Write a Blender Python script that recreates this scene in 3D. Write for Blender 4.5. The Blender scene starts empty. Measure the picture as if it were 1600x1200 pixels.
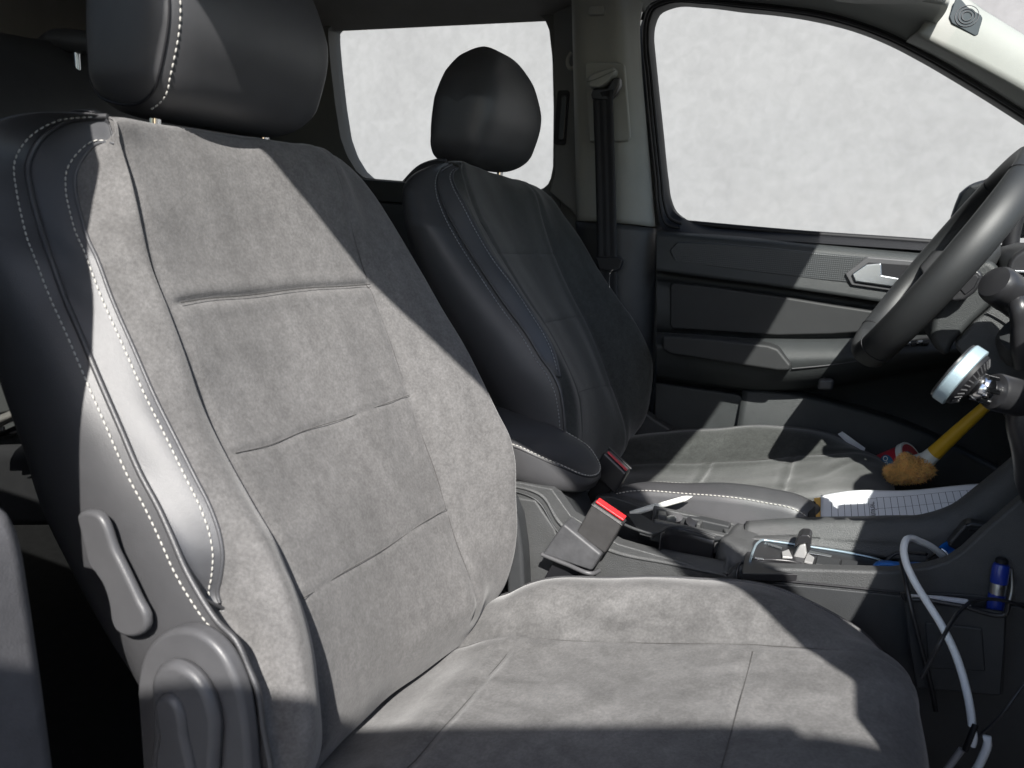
import bpy, bmesh, math, random
import numpy as np
from mathutils import Matrix, Vector
random.seed(4)
rng = np.random.default_rng(7)
S = bpy.context.scene
COL = S.collection

# ------------------------------------------------------------------ camera
# car axes: +x towards the bonnet, +y from the open passenger side to the driver's door, +z up.
# coordinates below are metres relative to the eye point; H lifts everything so that the ground is z = 0
H = 1.2
FPX, CX, CY = 1180.0, 800.0, 600.0
_L = np.array([555, 227, FPX]); _L /= np.linalg.norm(_L)
_F = -np.array([-2687, 435, FPX]); _F -= _L * _F.dot(_L); _F /= np.linalg.norm(_F)
_U = -np.cross(_F, _L)
M = np.array([_F, _L, _U])
cam = bpy.data.cameras.new("camera")
cam.sensor_width = 36.0
cam.lens = FPX / 1600.0 * 36.0
cam.clip_start, cam.clip_end = 0.02, 500
cam.dof.use_dof = True
cam.dof.focus_distance = 1.15
cam.dof.aperture_fstop = 9.0
cam_ob = bpy.data.objects.new("camera", cam)
COL.objects.link(cam_ob)
R3 = np.column_stack([M[:, 0], M[:, 1], -M[:, 2]])
mw = Matrix([list(R3[0]) + [0], list(R3[1]) + [0], list(R3[2]) + [H], [0, 0, 0, 1]])
cam_ob.matrix_world = mw
S.camera = cam_ob

# ------------------------------------------------------------------ light
SUN = np.array([0.466, -1.0, 1.01]); SUN /= np.linalg.norm(SUN)
w = bpy.data.worlds.new("World"); S.world = w; w.use_nodes = True
nt = w.node_tree
bg = nt.nodes["Background"]
sky = nt.nodes.new("ShaderNodeTexSky"); sky.sky_type = 'NISHITA'; sky.sun_disc = False
sky.sun_elevation = math.asin(SUN[2])
sky.sun_rotation = math.atan2(SUN[0], SUN[1])
sky.altitude = 200; sky.air_density = 1.0; sky.dust_density = 1.5
nt.links.new(sky.outputs[0], bg.inputs[0]); bg.inputs[1].default_value = 0.10
sl = bpy.data.lights.new("sun", 'SUN'); sl.energy = 4.5; sl.angle = math.radians(0.53); sl.color = (1, 0.965, 0.915)
so = bpy.data.objects.new("sun", sl); COL.objects.link(so)
so.rotation_euler = Vector(SUN).to_track_quat('Z', 'Y').to_euler(); so.location = Vector(SUN) * 12
S.view_settings.view_transform = 'Standard'; S.view_settings.look = 'None'
S.view_settings.exposure = 1.1; S.view_settings.gamma = 1
S.cycles.max_bounces = 8; S.cycles.transparent_max_bounces = 12
S.cycles.caustics_reflective = False; S.cycles.caustics_refractive = False
S.cycles.sample_clamp_indirect = 4.0
S.cycles.use_denoising = True

# ------------------------------------------------------------------ helpers
def ray(px, py): return M @ np.array([(px - CX) / FPX, (CY - py) / FPX, 1.0])
def Y(px, py, y): d = ray(px, py); return d * y / d[1]
def X(px, py, x): d = ray(px, py); return d * x / d[0]
def Z(px, py, z): d = ray(px, py); return d * z / d[2]
def YP(pts, y):
    if np.isscalar(y): y = [y] * len(pts)
    ys = np.interp(np.linspace(0, 1, len(pts)), np.linspace(0, 1, len(y)), y) if len(y) != len(pts) else y
    return np.array([Y(p[0], p[1], q) for p, q in zip(pts, ys)])
def A(*p): return np.array(p, float)
def nrm(v): return v / (np.linalg.norm(v) + 1e-12)

def spline(P, n):
    """cubic through the points P (k,d), resampled at n even chord steps"""
    P = np.asarray(P, float)
    if len(P) == 2: return P[0] + (P[1] - P[0]) * np.linspace(0, 1, n)[:, None]
    d = np.linalg.norm(np.diff(P[:, :3], axis=0), axis=1) + 1e-9
    u = np.concatenate([[0], np.cumsum(d)]); t = np.linspace(0, u[-1], n)
    return hermite(u, P, t)
def hermite(u, P, t):
    k = len(u); T = np.zeros_like(P)
    s = np.diff(P, axis=0) / np.diff(u)[:, None]
    for i in range(1, k - 1):
        h0, h1 = u[i] - u[i - 1], u[i + 1] - u[i]
        T[i] = (s[i - 1] * h1 + s[i] * h0) / (h0 + h1)
    T[0] = s[0] if k == 2 else 1.5 * s[0] - .5 * T[1]
    T[-1] = s[-1] if k == 2 else 1.5 * s[-1] - .5 * T[-2]
    i = np.clip(np.searchsorted(u, t, side='right') - 1, 0, k - 2)
    h = (u[i + 1] - u[i])[:, None]; q = ((t - u[i])[:, None]) / h
    return ((2*q**3 - 3*q**2 + 1) * P[i] + (q**3 - 2*q**2 + q) * h * T[i]
            + (-2*q**3 + 3*q**2) * P[i + 1] + (q**3 - q**2) * h * T[i + 1])
def net(cols, nr, spans, sharp=()):
    """surface through control columns; spans = samples per column gap; sharp = columns with a crease"""
    C = np.array([spline(c, nr) for c in cols])
    out = []; idx = [0]; cuts = [0] + list(sharp) + [len(cols) - 1]
    for a, b in zip(cuts[:-1], cuts[1:]):
        sub = C[a:b + 1]; u = [0]
        for j in range(len(sub) - 1):
            u.append(u[-1] + max(1e-4, np.linalg.norm(sub[j + 1] - sub[j], axis=1).mean()))
        u = np.array(u); t = []
        for j in range(len(sub) - 1):
            n = spans[a + j]; t += list(u[j] + (u[j + 1] - u[j]) * np.arange(n) / n); idx.append(idx[-1] + n)
        if b == len(cols) - 1: t.append(u[-1])
        g = hermite(u, sub.reshape(len(sub), -1), np.array(t))
        out.append(g.reshape(len(t), nr, 3))
    return np.concatenate(out), idx          # (ncols, nrows, 3)
def gnormals(G):
    du = np.gradient(G, axis=0); dv = np.gradient(G, axis=1)
    n = np.cross(du, dv); return n / (np.linalg.norm(n, axis=2, keepdims=True) + 1e-12)
def groove(G, N, line, depth, width, puff=0.0):
    """press a seam along line into the grid G"""
    L = spline(line, 260); V = G.reshape(-1, 3)
    dm = np.full(len(V), 9.0)
    for i in range(0, len(V), 4000):
        dm[i:i + 4000] = np.sqrt(((V[i:i + 4000, None] - L[None]) ** 2).sum(2)).min(1)
    amt = -depth * np.exp(-(dm / width) ** 2) + puff * np.exp(-((dm - 3 * width) / (1.6 * width)) ** 2)
    return G + N * amt.reshape(G.shape[0], G.shape[1], 1)
def gfaces(nc, nr, c0=0, c1=None, flip=False):
    c1 = nc - 1 if c1 is None else c1
    f = [(i*nr+j, i*nr+j+1, (i+1)*nr+j+1, (i+1)*nr+j) for i in range(c0, c1) for j in range(nr - 1)]
    return [tuple(reversed(q)) for q in f] if flip else f

BASE = {}
def tag(o, label=None, cat=None, group=None, kind=None):
    if label: o['label'] = label
    if cat: o['category'] = cat
    if group: o['group'] = group
    if kind: o['kind'] = kind
def root(name, base, label, cat, group=None):
    o = bpy.data.objects.new(name, None); COL.objects.link(o)
    o.empty_display_size = .05
    o.location = (base[0], base[1], base[2] + H); BASE[o.name] = np.array(base, float)
    tag(o, label, cat, group); return o
def mk(name, v, f, mat, parent=None, smooth=True, bevel=0, seg=2, sub=0, solid=0, off=-1, angle=None, wn=False):
    v = np.asarray(v, float)
    base = BASE[parent.name] if parent else A((v[:,0].min()+v[:,0].max())/2, (v[:,1].min()+v[:,1].max())/2, v[:,2].min())
    me = bpy.data.meshes.new(name); me.from_pydata((v - base).tolist(), [], [tuple(map(int, q)) for q in f]); me.update()
    bm = bmesh.new(); bm.from_mesh(me)
    loose = [q for q in bm.verts if not q.link_faces]
    if loose: bmesh.ops.delete(bm, geom=loose, context='VERTS')
    bm.to_mesh(me); bm.free()
    me.polygons.foreach_set('use_smooth', [smooth] * len(me.polygons))
    if angle: me.set_sharp_from_angle(angle=math.radians(angle))
    me.materials.append(mat)
    o = bpy.data.objects.new(name, me); COL.objects.link(o)
    if parent: o.parent = parent; BASE[o.name] = base
    else: o.location = (base[0], base[1], base[2] + H); BASE[o.name] = base
    if solid:
        m = o.modifiers.new('solid', 'SOLIDIFY'); m.thickness = solid; m.offset = off
    if sub:
        m = o.modifiers.new('sub', 'SUBSURF'); m.levels = m.render_levels = sub
    if bevel:
        m = o.modifiers.new('bevel', 'BEVEL'); m.width = bevel; m.segments = seg; m.limit_method = 'ANGLE'
        m.angle_limit = math.radians(28); m.harden_normals = True
    return o
def fixn(o):
    bm = bmesh.new(); bm.from_mesh(o.data); bmesh.ops.recalc_face_normals(bm, faces=bm.faces); bm.to_mesh(o.data); bm.free(); return o
def prism(name, poly, vec, mat, parent=None, bevel=.002, seg=2, scale=1.0, holes=None):
    """closed solid: outline poly (n,3) swept by vec; scale shrinks the far outline"""
    P = np.asarray(poly, float); n = len(P); c = P.mean(0); Q = c + (P - c) * scale + np.asarray(vec, float)
    v = np.vstack([P, Q]); f = [tuple(range(n - 1, -1, -1)), tuple(range(n, 2 * n))]
    f += [(i, (i + 1) % n, n + (i + 1) % n, n + i) for i in range(n)]
    return fixn(mk(name, v, f, mat, parent, True, bevel, seg))
def sheet(name, G, mat, parent=None, solid=0, c0=0, c1=None, flip=False, off=-1):
    nc, nr = G.shape[:2]
    return mk(name, G.reshape(-1, 3), gfaces(nc, nr, c0, c1, flip), mat, parent, True, solid=solid, off=off)
def tube(name, P, r, mat, parent=None, seg=10, n=None, smoothpath=True, ell=1.0, closed=False, upv=None):
    P = np.asarray(P, float)
    if smoothpath: P = spline(P, n or max(8, 6 * len(P)))
    n = len(P); rr = np.interp(np.linspace(0, 1, n), np.linspace(0, 1, len(r)), r) if not np.isscalar(r) else np.full(n, r)
    T = np.gradient(P, axis=0)
    if closed: T = np.roll(P, -1, 0) - np.roll(P, 1, 0)
    T = T / (np.linalg.norm(T, axis=1, keepdims=True) + 1e-12)
    u = nrm(np.cross(T[0], A(0, 0, 1) if upv is None else upv)) if abs(T[0][2]) < .95 or upv is not None else nrm(np.cross(T[0], A(1, 0, 0)))
    v = []
    for i in range(n):
        u = nrm(u - T[i] * u.dot(T[i])); b = np.cross(T[i], u)
        for k in range(seg):
            a = 2 * math.pi * k / seg
            v.append(P[i] + rr[i] * (math.cos(a) * u + ell * math.sin(a) * b))
    f = [(i*seg+k, i*seg+(k+1) % seg, (i+1)*seg+(k+1) % seg, (i+1)*seg+k) for i in range(n - 1) for k in range(seg)]
    if closed: f += [((n-1)*seg+k, (n-1)*seg+(k+1) % seg, (k+1) % seg, k) for k in range(seg)]
    else: f += [tuple(range(seg - 1, -1, -1)), tuple((n-1)*seg + k for k in range(seg))]
    return fixn(mk(name, v, f, mat, parent, True, angle=50))
def lathe(name, o, axis, prof, mat, parent=None, seg=32, angle=35, ref=None):
    o = np.asarray(o, float); ax = nrm(np.asarray(axis, float))
    u = nrm(np.cross(ax, A(0, 0, 1) if abs(ax[2]) < .9 else A(1, 0, 0))); b = np.cross(ax, u); v = []
    for r, h in prof:
        for k in range(seg):
            a = 2 * math.pi * k / seg; v.append(o + ax * h + max(r, 1e-5) * (math.cos(a) * u + math.sin(a) * b))
    n = len(prof)
    f = [(i*seg+k, i*seg+(k+1) % seg, (i+1)*seg+(k+1) % seg, (i+1)*seg+k) for i in range(n - 1) for k in range(seg)]
    f += [tuple(range(seg - 1, -1, -1)), tuple((n-1)*seg + k for k in range(seg))]
    return fixn(mk(name, v, f, mat, parent, True, angle=angle))
def box(name, c, ax, ay, az, s, mat, parent=None, bevel=.002, seg=2, taper=1.0):
    c = np.asarray(c, float); ax, ay, az = nrm(np.asarray(ax, float)), nrm(np.asarray(ay, float)), nrm(np.asarray(az, float))
    P = [c + ax*sx*s[0]/2 + ay*sy*s[1]/2 - az*s[2]/2 for sx, sy in ((-1,-1),(1,-1),(1,1),(-1,1))]
    return prism(name, P, az * s[2], mat, parent, bevel, seg, taper)
EX, EY, EZ = A(1, 0, 0), A(0, 1, 0), A(0, 0, 1)
def resample(L, step):
    L = spline(L, 400); d = np.concatenate([[0], np.cumsum(np.linalg.norm(np.diff(L, axis=0), axis=1))])
    t = np.arange(0, d[-1], step); return np.array([[np.interp(q, d, L[:, k]) for k in range(3)] for q in t])
def stitches(name, L, mat, parent, step=.0052, length=.0036, r=.0008, lift=(0, 0, 0)):
    P = resample(np.asarray(L) + np.asarray(lift), step); v = []; f = []
    for i in range(len(P) - 1):
        t = nrm(P[i + 1] - P[i]); u = nrm(np.cross(t, EZ if abs(t[2]) < .9 else EX)); b = np.cross(t, u); k0 = len(v)
        for s, q in ((-.5, .55), (-.2, 1), (.2, 1), (.5, .55)):
            for k in range(5):
                a = 2 * math.pi * k / 5; v.append(P[i] + t * s * length + r * q * (math.cos(a) * u + math.sin(a) * b))
        for s in range(3):
            for k in range(5): f.append((k0+s*5+k, k0+s*5+(k+1) % 5, k0+(s+1)*5+(k+1) % 5, k0+(s+1)*5+k))
        f += [tuple(k0 + k for k in range(4, -1, -1)), tuple(k0 + 15 + k for k in range(5))]
    return mk(name, v, f, mat, parent)
def text(name, s, o, xd, yd, size, mat, parent, depth=.0002, align='CENTER'):
    cu = bpy.data.curves.new(name, 'FONT'); cu.body = s; cu.size = size; cu.align_x = align; cu.align_y = 'CENTER'
    cu.extrude = depth
    t = bpy.data.objects.new(name, cu); COL.objects.link(t)
    me = bpy.data.meshes.new_from_object(t.evaluated_get(bpy.context.evaluated_depsgraph_get()))
    bpy.data.objects.remove(t); bpy.data.curves.remove(cu)
    xd, yd = nrm(np.asarray(xd, float)), np.asarray(yd, float); yd = nrm(yd - xd * yd.dot(xd)); zd = np.cross(xd, yd)
    V = np.array([q.co[:] for q in me.vertices])
    W = np.asarray(o) + V[:, :1] * xd + V[:, 1:2] * yd + V[:, 2:] * zd
    F = [tuple(p.vertices) for p in me.polygons]; bpy.data.meshes.remove(me)
    return mk(name, W, F, mat, parent, False)
def rrect(c, u, v, w, h, r, n=5):
    """rounded rectangle outline around c in directions u, v"""
    c, u, v = np.asarray(c, float), nrm(np.asarray(u, float)), nrm(np.asarray(v, float)); P = []
    for sx, sy, a0 in ((1, 1, 0), (-1, 1, 90), (-1, -1, 180), (1, -1, 270)):
        for k in range(n + 1):
            a = math.radians(a0 + 90 * k / n)
            P.append(c + u * (sx * (w/2 - r) + r * math.cos(a)) + v * (sy * (h/2 - r) + r * math.sin(a)))
    return np.array(P)
def ringsheet(name, outer, inner, mat, parent, vec, bevel=.0):
    """solid with one opening: outer and inner outlines with the same count, swept by vec"""
    n = len(outer); o, i = np.asarray(outer), np.asarray(inner); vec = np.asarray(vec, float)
    v = np.vstack([o, i, o + vec, i + vec]); f = []
    for k in range(n):
        q = (k + 1) % n
        f += [(k, q, n+q, n+k), (2*n+k, 3*n+k, 3*n+q, 2*n+q), (k, 2*n+k, 2*n+q, q), (n+k, n+q, 3*n+q, 3*n+k)]
    return fixn(mk(name, v, f, mat, parent, True, bevel, angle=40))
def loop(P, n):
    P = np.asarray(P, float); P = np.vstack([P, P[:1]])
    d = np.concatenate([[0], np.cumsum(np.linalg.norm(np.diff(P, axis=0), axis=1))]); t = np.arange(n) / n * d[-1]
    return np.array([[np.interp(q, d, P[:, k]) for k in range(3)] for q in t])

# ------------------------------------------------------------------ materials
def mat(name, col, rough=.5, spec=.5, bump=0., bscale=600., var=0., vscale=20., metal=0., sheen=0., coat=0., col2=None, btype='noise', detail=6., var2=0., nap=0.):
    m = bpy.data.materials.new(name); m.use_nodes = True; t = m.node_tree; b = t.nodes['Principled BSDF']
    b.inputs['Roughness'].default_value = rough; b.inputs['Metallic'].default_value = metal
    b.inputs['Specular IOR Level'].default_value = spec
    b.inputs['Base Color'].default_value = (*col, 1)
    if sheen:
        b.inputs['Sheen Weight'].default_value = sheen; b.inputs['Sheen Roughness'].default_value = .45
    if coat: b.inputs['Coat Weight'].default_value = coat; b.inputs['Coat Roughness'].default_value = .08
    tc = t.nodes.new('ShaderNodeTexCoord')
    nz = t.nodes.new('ShaderNodeTexNoise'); nz.inputs['Scale'].default_value = vscale; nz.inputs['Detail'].default_value = detail
    nz.inputs['Roughness'].default_value = .65
    t.links.new(tc.outputs['Object'], nz.inputs['Vector'])
    v = var or .06
    mr = t.nodes.new('ShaderNodeMapRange'); mr.inputs[1].default_value = .3; mr.inputs[2].default_value = .7
    mr.inputs[3].default_value = 1 - v; mr.inputs[4].default_value = 1 + v
    t.links.new(nz.outputs['Fac'], mr.inputs[0]); fac = mr.outputs[0]
    if var2:
        n2 = t.nodes.new('ShaderNodeTexNoise'); n2.inputs['Scale'].default_value = vscale * 7; n2.inputs['Detail'].default_value = 5
        n2.inputs['Distortion'].default_value = .5; t.links.new(tc.outputs['Object'], n2.inputs['Vector'])
        m2 = t.nodes.new('ShaderNodeMapRange'); m2.inputs[1].default_value = .3; m2.inputs[2].default_value = .7
        m2.inputs[3].default_value = 1 - var2; m2.inputs[4].default_value = 1 + var2; t.links.new(n2.outputs['Fac'], m2.inputs[0])
        mm = t.nodes.new('ShaderNodeMath'); mm.operation = 'MULTIPLY'
        t.links.new(fac, mm.inputs[0]); t.links.new(m2.outputs[0], mm.inputs[1]); fac = mm.outputs[0]
    if nap:                                   # brushed pile: long soft patches lying in different directions
        mp = t.nodes.new('ShaderNodeMapping'); mp.inputs['Scale'].default_value = (1.0, 1.7, .75); mp.inputs['Rotation'].default_value = (.5, .3, .6)
        n3 = t.nodes.new('ShaderNodeTexNoise'); n3.inputs['Scale'].default_value = 5.5; n3.inputs['Detail'].default_value = 4; n3.inputs['Distortion'].default_value = 2.2
        t.links.new(tc.outputs['Object'], mp.inputs['Vector']); t.links.new(mp.outputs[0], n3.inputs['Vector'])
        m3 = t.nodes.new('ShaderNodeMapRange'); m3.inputs[1].default_value = .32; m3.inputs[2].default_value = .68
        m3.inputs[3].default_value = 1 - nap; m3.inputs[4].default_value = 1 + nap; t.links.new(n3.outputs['Fac'], m3.inputs[0])
        m4 = t.nodes.new('ShaderNodeMath'); m4.operation = 'MULTIPLY'; t.links.new(fac, m4.inputs[0]); t.links.new(m3.outputs[0], m4.inputs[1])
        # short bright fibres
        n5 = t.nodes.new('ShaderNodeTexNoise'); n5.inputs['Scale'].default_value = 330; n5.inputs['Detail'].default_value = 3; t.links.new(tc.outputs['Object'], n5.inputs['Vector'])
        m5 = t.nodes.new('ShaderNodeMapRange'); m5.inputs[1].default_value = .35; m5.inputs[2].default_value = .7; m5.inputs[3].default_value = .88; m5.inputs[4].default_value = 1.16
        t.links.new(n5.outputs['Fac'], m5.inputs[0]); m6 = t.nodes.new('ShaderNodeMath'); m6.operation = 'MULTIPLY'
        t.links.new(m4.outputs[0], m6.inputs[0]); t.links.new(m5.outputs[0], m6.inputs[1]); fac = m6.outputs[0]
    vm = t.nodes.new('ShaderNodeVectorMath'); vm.operation = 'SCALE'; vm.inputs[0].default_value = col
    t.links.new(fac, vm.inputs['Scale']); t.links.new(vm.outputs[0], b.inputs['Base Color'])
    if bump:
        if btype == 'noise':
            bn = t.nodes.new('ShaderNodeTexNoise'); bn.inputs['Detail'].default_value = 2; o = bn.outputs['Fac']
        else:
            bn = t.nodes.new('ShaderNodeTexVoronoi'); bn.inputs['Randomness'].default_value = 0. if btype == 'grid' else 1.; o = bn.outputs['Distance']
        bn.inputs['Scale'].default_value = bscale; t.links.new(tc.outputs['Object'], bn.inputs['Vector'])
        bp = t.nodes.new('ShaderNodeBump'); bp.inputs['Strength'].default_value = bump; bp.inputs['Distance'].default_value = .0012
        t.links.new(o, bp.inputs['Height']); t.links.new(bp.outputs[0], b.inputs['Normal'])
    return m
m_suede = mat('suede', (.122, .119, .118), .92, .25, .34, 700, .07, 13, sheen=.25, var2=.12, nap=.13)
m_suede_worn = mat('worn_suede', (.119, .117, .116), .92, .25, .34, 700, .10, 11, sheen=.25, var2=.13, nap=.24)
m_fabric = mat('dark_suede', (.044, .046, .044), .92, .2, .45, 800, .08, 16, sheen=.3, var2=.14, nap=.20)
m_leather = mat('black_leather', (.050, .050, .053), .45, .75, .16, 1500, .1, 25, btype='v')
m_insert = mat('insert_leather', (.062, .063, .068), .48, .75, .16, 1500, .08, 25, btype='v')
m_grain = mat('grained_plastic', (.066, .068, .069), .44, .5, .75, 850, .12, 30)
m_grainf = mat('fine_plastic', (.034, .036, .038), .52, .45, .30, 900, .1, 30)
m_doorp = mat('door_plastic', (.034, .037, .038), .50, .45, .5, 900, .1, 25)
m_doorl = mat('door_leather', (.024, .025, .026), .55, .4, .2, 1200, .08, 25)
m_smooth = mat('smooth_black_plastic', (.022, .022, .024), .33, .5, .08, 300, .1, 30)
m_greyp = mat('grey_seat_plastic', (.076, .076, .08), .42, .5, .12, 900, .08, 30)
m_black = mat('deep_black_rubber', (.010, .010, .012), .55, .35)
m_belt = mat('belt_webbing', (.020, .021, .024), .6, .4, .3, 1500)
m_trim = mat('light_grey_trim', (.262, .270, .252), .62, .35, .18, 800, .05, 12)
m_liner = mat('roof_lining', (.24, .235, .225), .9, .2, .3, 900, .06, 10)
m_carpet = mat('black_carpet', (.018, .018, .019), .95, .2, .6, 700, .2, 40)
m_chrome = mat('chrome', (.82, .82, .83), .08, .5, metal=1.)
m_satin = mat('satin_aluminium', (.66, .68, .70), .28, .5, .05, 900, .05, 20, metal=1.)
m_red = mat('red_button', (.62, .022, .028), .32, .5, coat=.3)
m_red2 = mat('dull_red_button', (.50, .03, .05), .38, .5)
m_thread = mat('pale_thread', (.44, .43, .40), .75, .3)
m_seam = mat('seam_shadow_thread', (.070, .068, .067), .9, .2)
m_wheel = mat('wheel_leather', (.019, .020, .021), .5, .5, .12, 1200, .1, 25)
m_silver = mat('silver_paint', (.38, .38, .375), .4, .6, .03, 900, .04, 20, metal=.25)
m_thread2 = mat('grey_thread', (.30, .31, .32), .7, .3)
m_paper = mat('paper', (.78, .79, .82), .75, .3, .05, 60, .03, 30)
m_ink = mat('ink', (.06, .06, .07), .7, .3)
m_yellow = mat('yellow_plastic', (.74, .44, .03), .40, .5, var=.06)
m_manila = mat('yellow_card', (.78, .47, .12), .7, .3)
m_white = mat('white_plastic', (.80, .81, .76), .35, .5)
m_cable = mat('white_cable_rubber', (.84, .87, .88), .42, .5, var=.04)
m_blue = mat('blue_plastic', (.01, .16, .56), .30, .5)
m_navy = mat('navy_pen', (.015, .04, .30), .28, .5, coat=.3)
m_orange = mat('orange_fluff', (.97, .57, .18), .85, .3, .3, 400, .35, 60, sheen=.4)
m_canred = mat('can_red', (.55, .03, .05), .35, .5, coat=.2)
m_wall = mat('pale_plaster', (.250, .247, .249), .9, .2, .25, 40, .06, 2.8, var2=.06)
m_ground = mat('asphalt', (.10, .10, .10), .9, .3, .5, 60, .15, 4)
m_body = mat('car_paint', (.55, .56, .58), .3, .5, coat=.6)
def glass_mat(name, tint, refl=.5):
    m = bpy.data.materials.new(name); m.use_nodes = True; t = m.node_tree
    for n in list(t.nodes):
        if n.type != 'OUTPUT_MATERIAL': t.nodes.remove(n)
    out = [n for n in t.nodes if n.type == 'OUTPUT_MATERIAL'][0]
    tr = t.nodes.new('ShaderNodeBsdfTransparent'); tr.inputs[0].default_value = (*tint, 1)
    gl = t.nodes.new('ShaderNodeBsdfGlossy'); gl.inputs['Roughness'].default_value = .02
    lw = t.nodes.new('ShaderNodeFresnel'); lw.inputs[0].default_value = 1.3
    mx = t.nodes.new('ShaderNodeMixShader'); ml = t.nodes.new('ShaderNodeMath'); ml.operation = 'MULTIPLY'; ml.inputs[1].default_value = refl
    t.links.new(lw.outputs[0], ml.inputs[0]); t.links.new(ml.outputs[0], mx.inputs[0])
    t.links.new(tr.outputs[0], mx.inputs[1]); t.links.new(gl.outputs[0], mx.inputs[2]); t.links.new(mx.outputs[0], out.inputs[0])
    return m
m_glass = glass_mat('window_glass', (.93, .96, .95), .35)
m_hood = mat('dark_trim', (.115, .12, .118), .6, .4, .2, 800, .06, 14)
m_hex = mat('honeycomb_trim', (.040, .043, .045), .42, .5, 1.0, 260, .06, 20, btype='grid')
m_tint = glass_mat('privacy_glass', (.30, .31, .30), .4)

# ------------------------------------------------------------------ ground and wall outside
mk('ground', [(-40, -40, -H), (40, -40, -H), (40, 40, -H), (-40, 40, -H)], [(0, 1, 2, 3)], m_ground)['kind'] = 'structure'
wl = prism('plaster_wall', [(-14, 4.2, -H), (12, 4.2, -H), (12, 4.2, 3.2), (-14, 4.2, 3.2)], (0, .25, 0), m_wall, bevel=.01)
tag(wl, 'tall pale plaster wall standing outside beyond the car windows', 'wall')

# ------------------------------------------------------------------ car body
BL = 'light grey trimmed car cabin with pillars, roof lining and side windows around the seats'
body = root('car', (-.5, 1.0, -1.0), BL, 'car')
YS = 1.70
def hole_panel(name, inner_px, y, rect, m, th, n=140, inward=0):
    I = loop(YP(inner_px, y), n); c = I.mean(0); x0, x1, z0, z1 = rect; O = []
    for p in I:
        d = p - c; k = min([q for q in (((x1 - c[0]) / d[0]) if d[0] > 1e-6 else 9e9, ((x0 - c[0]) / d[0]) if d[0] < -1e-6 else 9e9,
                            ((z1 - c[2]) / d[2]) if d[2] > 1e-6 else 9e9, ((z0 - c[2]) / d[2]) if d[2] < -1e-6 else 9e9)])
        O.append(c + d * k)
    O = np.array(O)
    for cx_, cz_ in ((x0, z0), (x0, z1), (x1, z0), (x1, z1)):
        O[np.argmin((O[:, 0] - cx_) ** 2 + (O[:, 2] - cz_) ** 2)] = (cx_, y, cz_)
    return ringsheet(name, O, I, m, body, (0, th, 0)), I
REARW = [(513, 46), (519, 39), (540, 35), (640, 30), (750, 24), (836, 20), (850, 28), (858, 46), (863, 90), (865, 170), (864, 262), (859, 285), (846, 297), (800, 293),
         (700, 287), (632, 283), (569, 278), (556, 266), (542, 243), (532, 215), (524, 165), (517, 105), (513, 60)]
_, I = hole_panel('sliding_door_trim', REARW, YS, (-1.95, -.665, -.95, .53), m_hood, .05)
# padded ledge under the rear window and dark lower lining
led = YP([(560, 279), (640, 285), (760, 296), (860, 306)], YS - .012)
prism('window_ledge', np.vstack([led, led[::-1] - A(0, 0, .055)]), (0, .02, 0), m_doorp, body, .006)
prism('lower_door_lining', [(-1.9, YS - .03, .012), (-.66, YS - .03, .012), (-.66, YS - .03, -.95), (-1.9, YS - .03, -.95)], (0, .026, 0), m_grainf, body, .004)
pane = YP(REARW, YS + .03); c = pane.mean(0); pane = c + (pane - c) * 1.03
mk('window_pane', pane, [tuple(range(len(pane)))], m_glass, body, False)
# strip between the rear window and the pillar, with the dark slot and the small hook
st = YP([(864, 20), (896, 5), (904, 345), (893, 330), (872, 312), (858, 300), (866, 270)], 1.655)
prism('pillar_filler', st, (0, .03, 0), m_hood, body, .004)
sl_ = rrect(Y(877, 184, 1.650), EX, EZ, .028, .116, .006); prism('slot', sl_, (0, .02, 0), m_black, body, .001)
prism('slot_insert', rrect(Y(879, 184, 1.647), EX, EZ, .014, .096, .006), (0, .006, 0), m_smooth, body, .002)
tube('coat_hook', YP([(893, 82), (888, 90), (887, 100), (891, 107), (896, 106)], 1.62), .004, m_trim, body)

# B pillar, far side: light upper cover and dark lower cover
def ln(p, q, n=6): return [(p[0] + (q[0] - p[0]) * t, p[1] + (q[1] - p[1]) * t) for t in np.linspace(0, 1, n)]
cols = [YP(ln((893, -14), (901, 344)), [1.60, 1.665]), YP(ln((896, -14), (904, 345)), [1.565, 1.63]),
        YP(ln((935, -14), (948, 347)), [1.55, 1.615]), YP(ln((968, -14), (984, 350)), [1.55, 1.615]),
        YP([(985, -14), (984, 30), (988, 90), (996, 180), (1005, 270), (1012, 353)], [1.575, 1.635]),
        YP([(1010, -14), (1001, 30), (1002, 90), (1009, 180), (1017, 270), (1024, 354)], [1.62, 1.665])]
G, _ = net(cols, 40, [3, 6, 6, 5, 6])
sheet("pillar_cover", G, m_trim, body, solid=.012)
cols = [YP(ln((899, 346), (910, 640)), [1.665, 1.66]), YP(ln((903, 347), (914, 640)), [1.632, 1.63]),
        YP(ln((984, 352), (976, 640)), [1.617, 1.60]), YP(ln((1014, 356), (1003, 640)), [1.64, 1.63]), YP(ln((1026, 357), (1018, 640)), [1.70, 1.70])]
G, _ = net(cols, 30, [3, 6, 5, 4]); sheet("lower_pillar_cover", G, m_grainf, body, solid=.012)
pc = [Y(914, 101, 1.556), Y(919, 97, 1.556), Y(968, 98, 1.556), Y(976, 102, 1.556), Y(985, 214, 1.578), Y(981, 220, 1.579), Y(958, 222, 1.579), Y(921, 222, 1.579)]
prism('height_adjuster_panel', np.array(pc) - A(0, .003, 0), (0, .012, 0), m_trim, body, .003)
prism('airbag_tab', rrect(Y(931, 16, 1.546), EX, EZ, .034, .016, .004), (0, .012, 0), m_trim, body, .0015)

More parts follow.
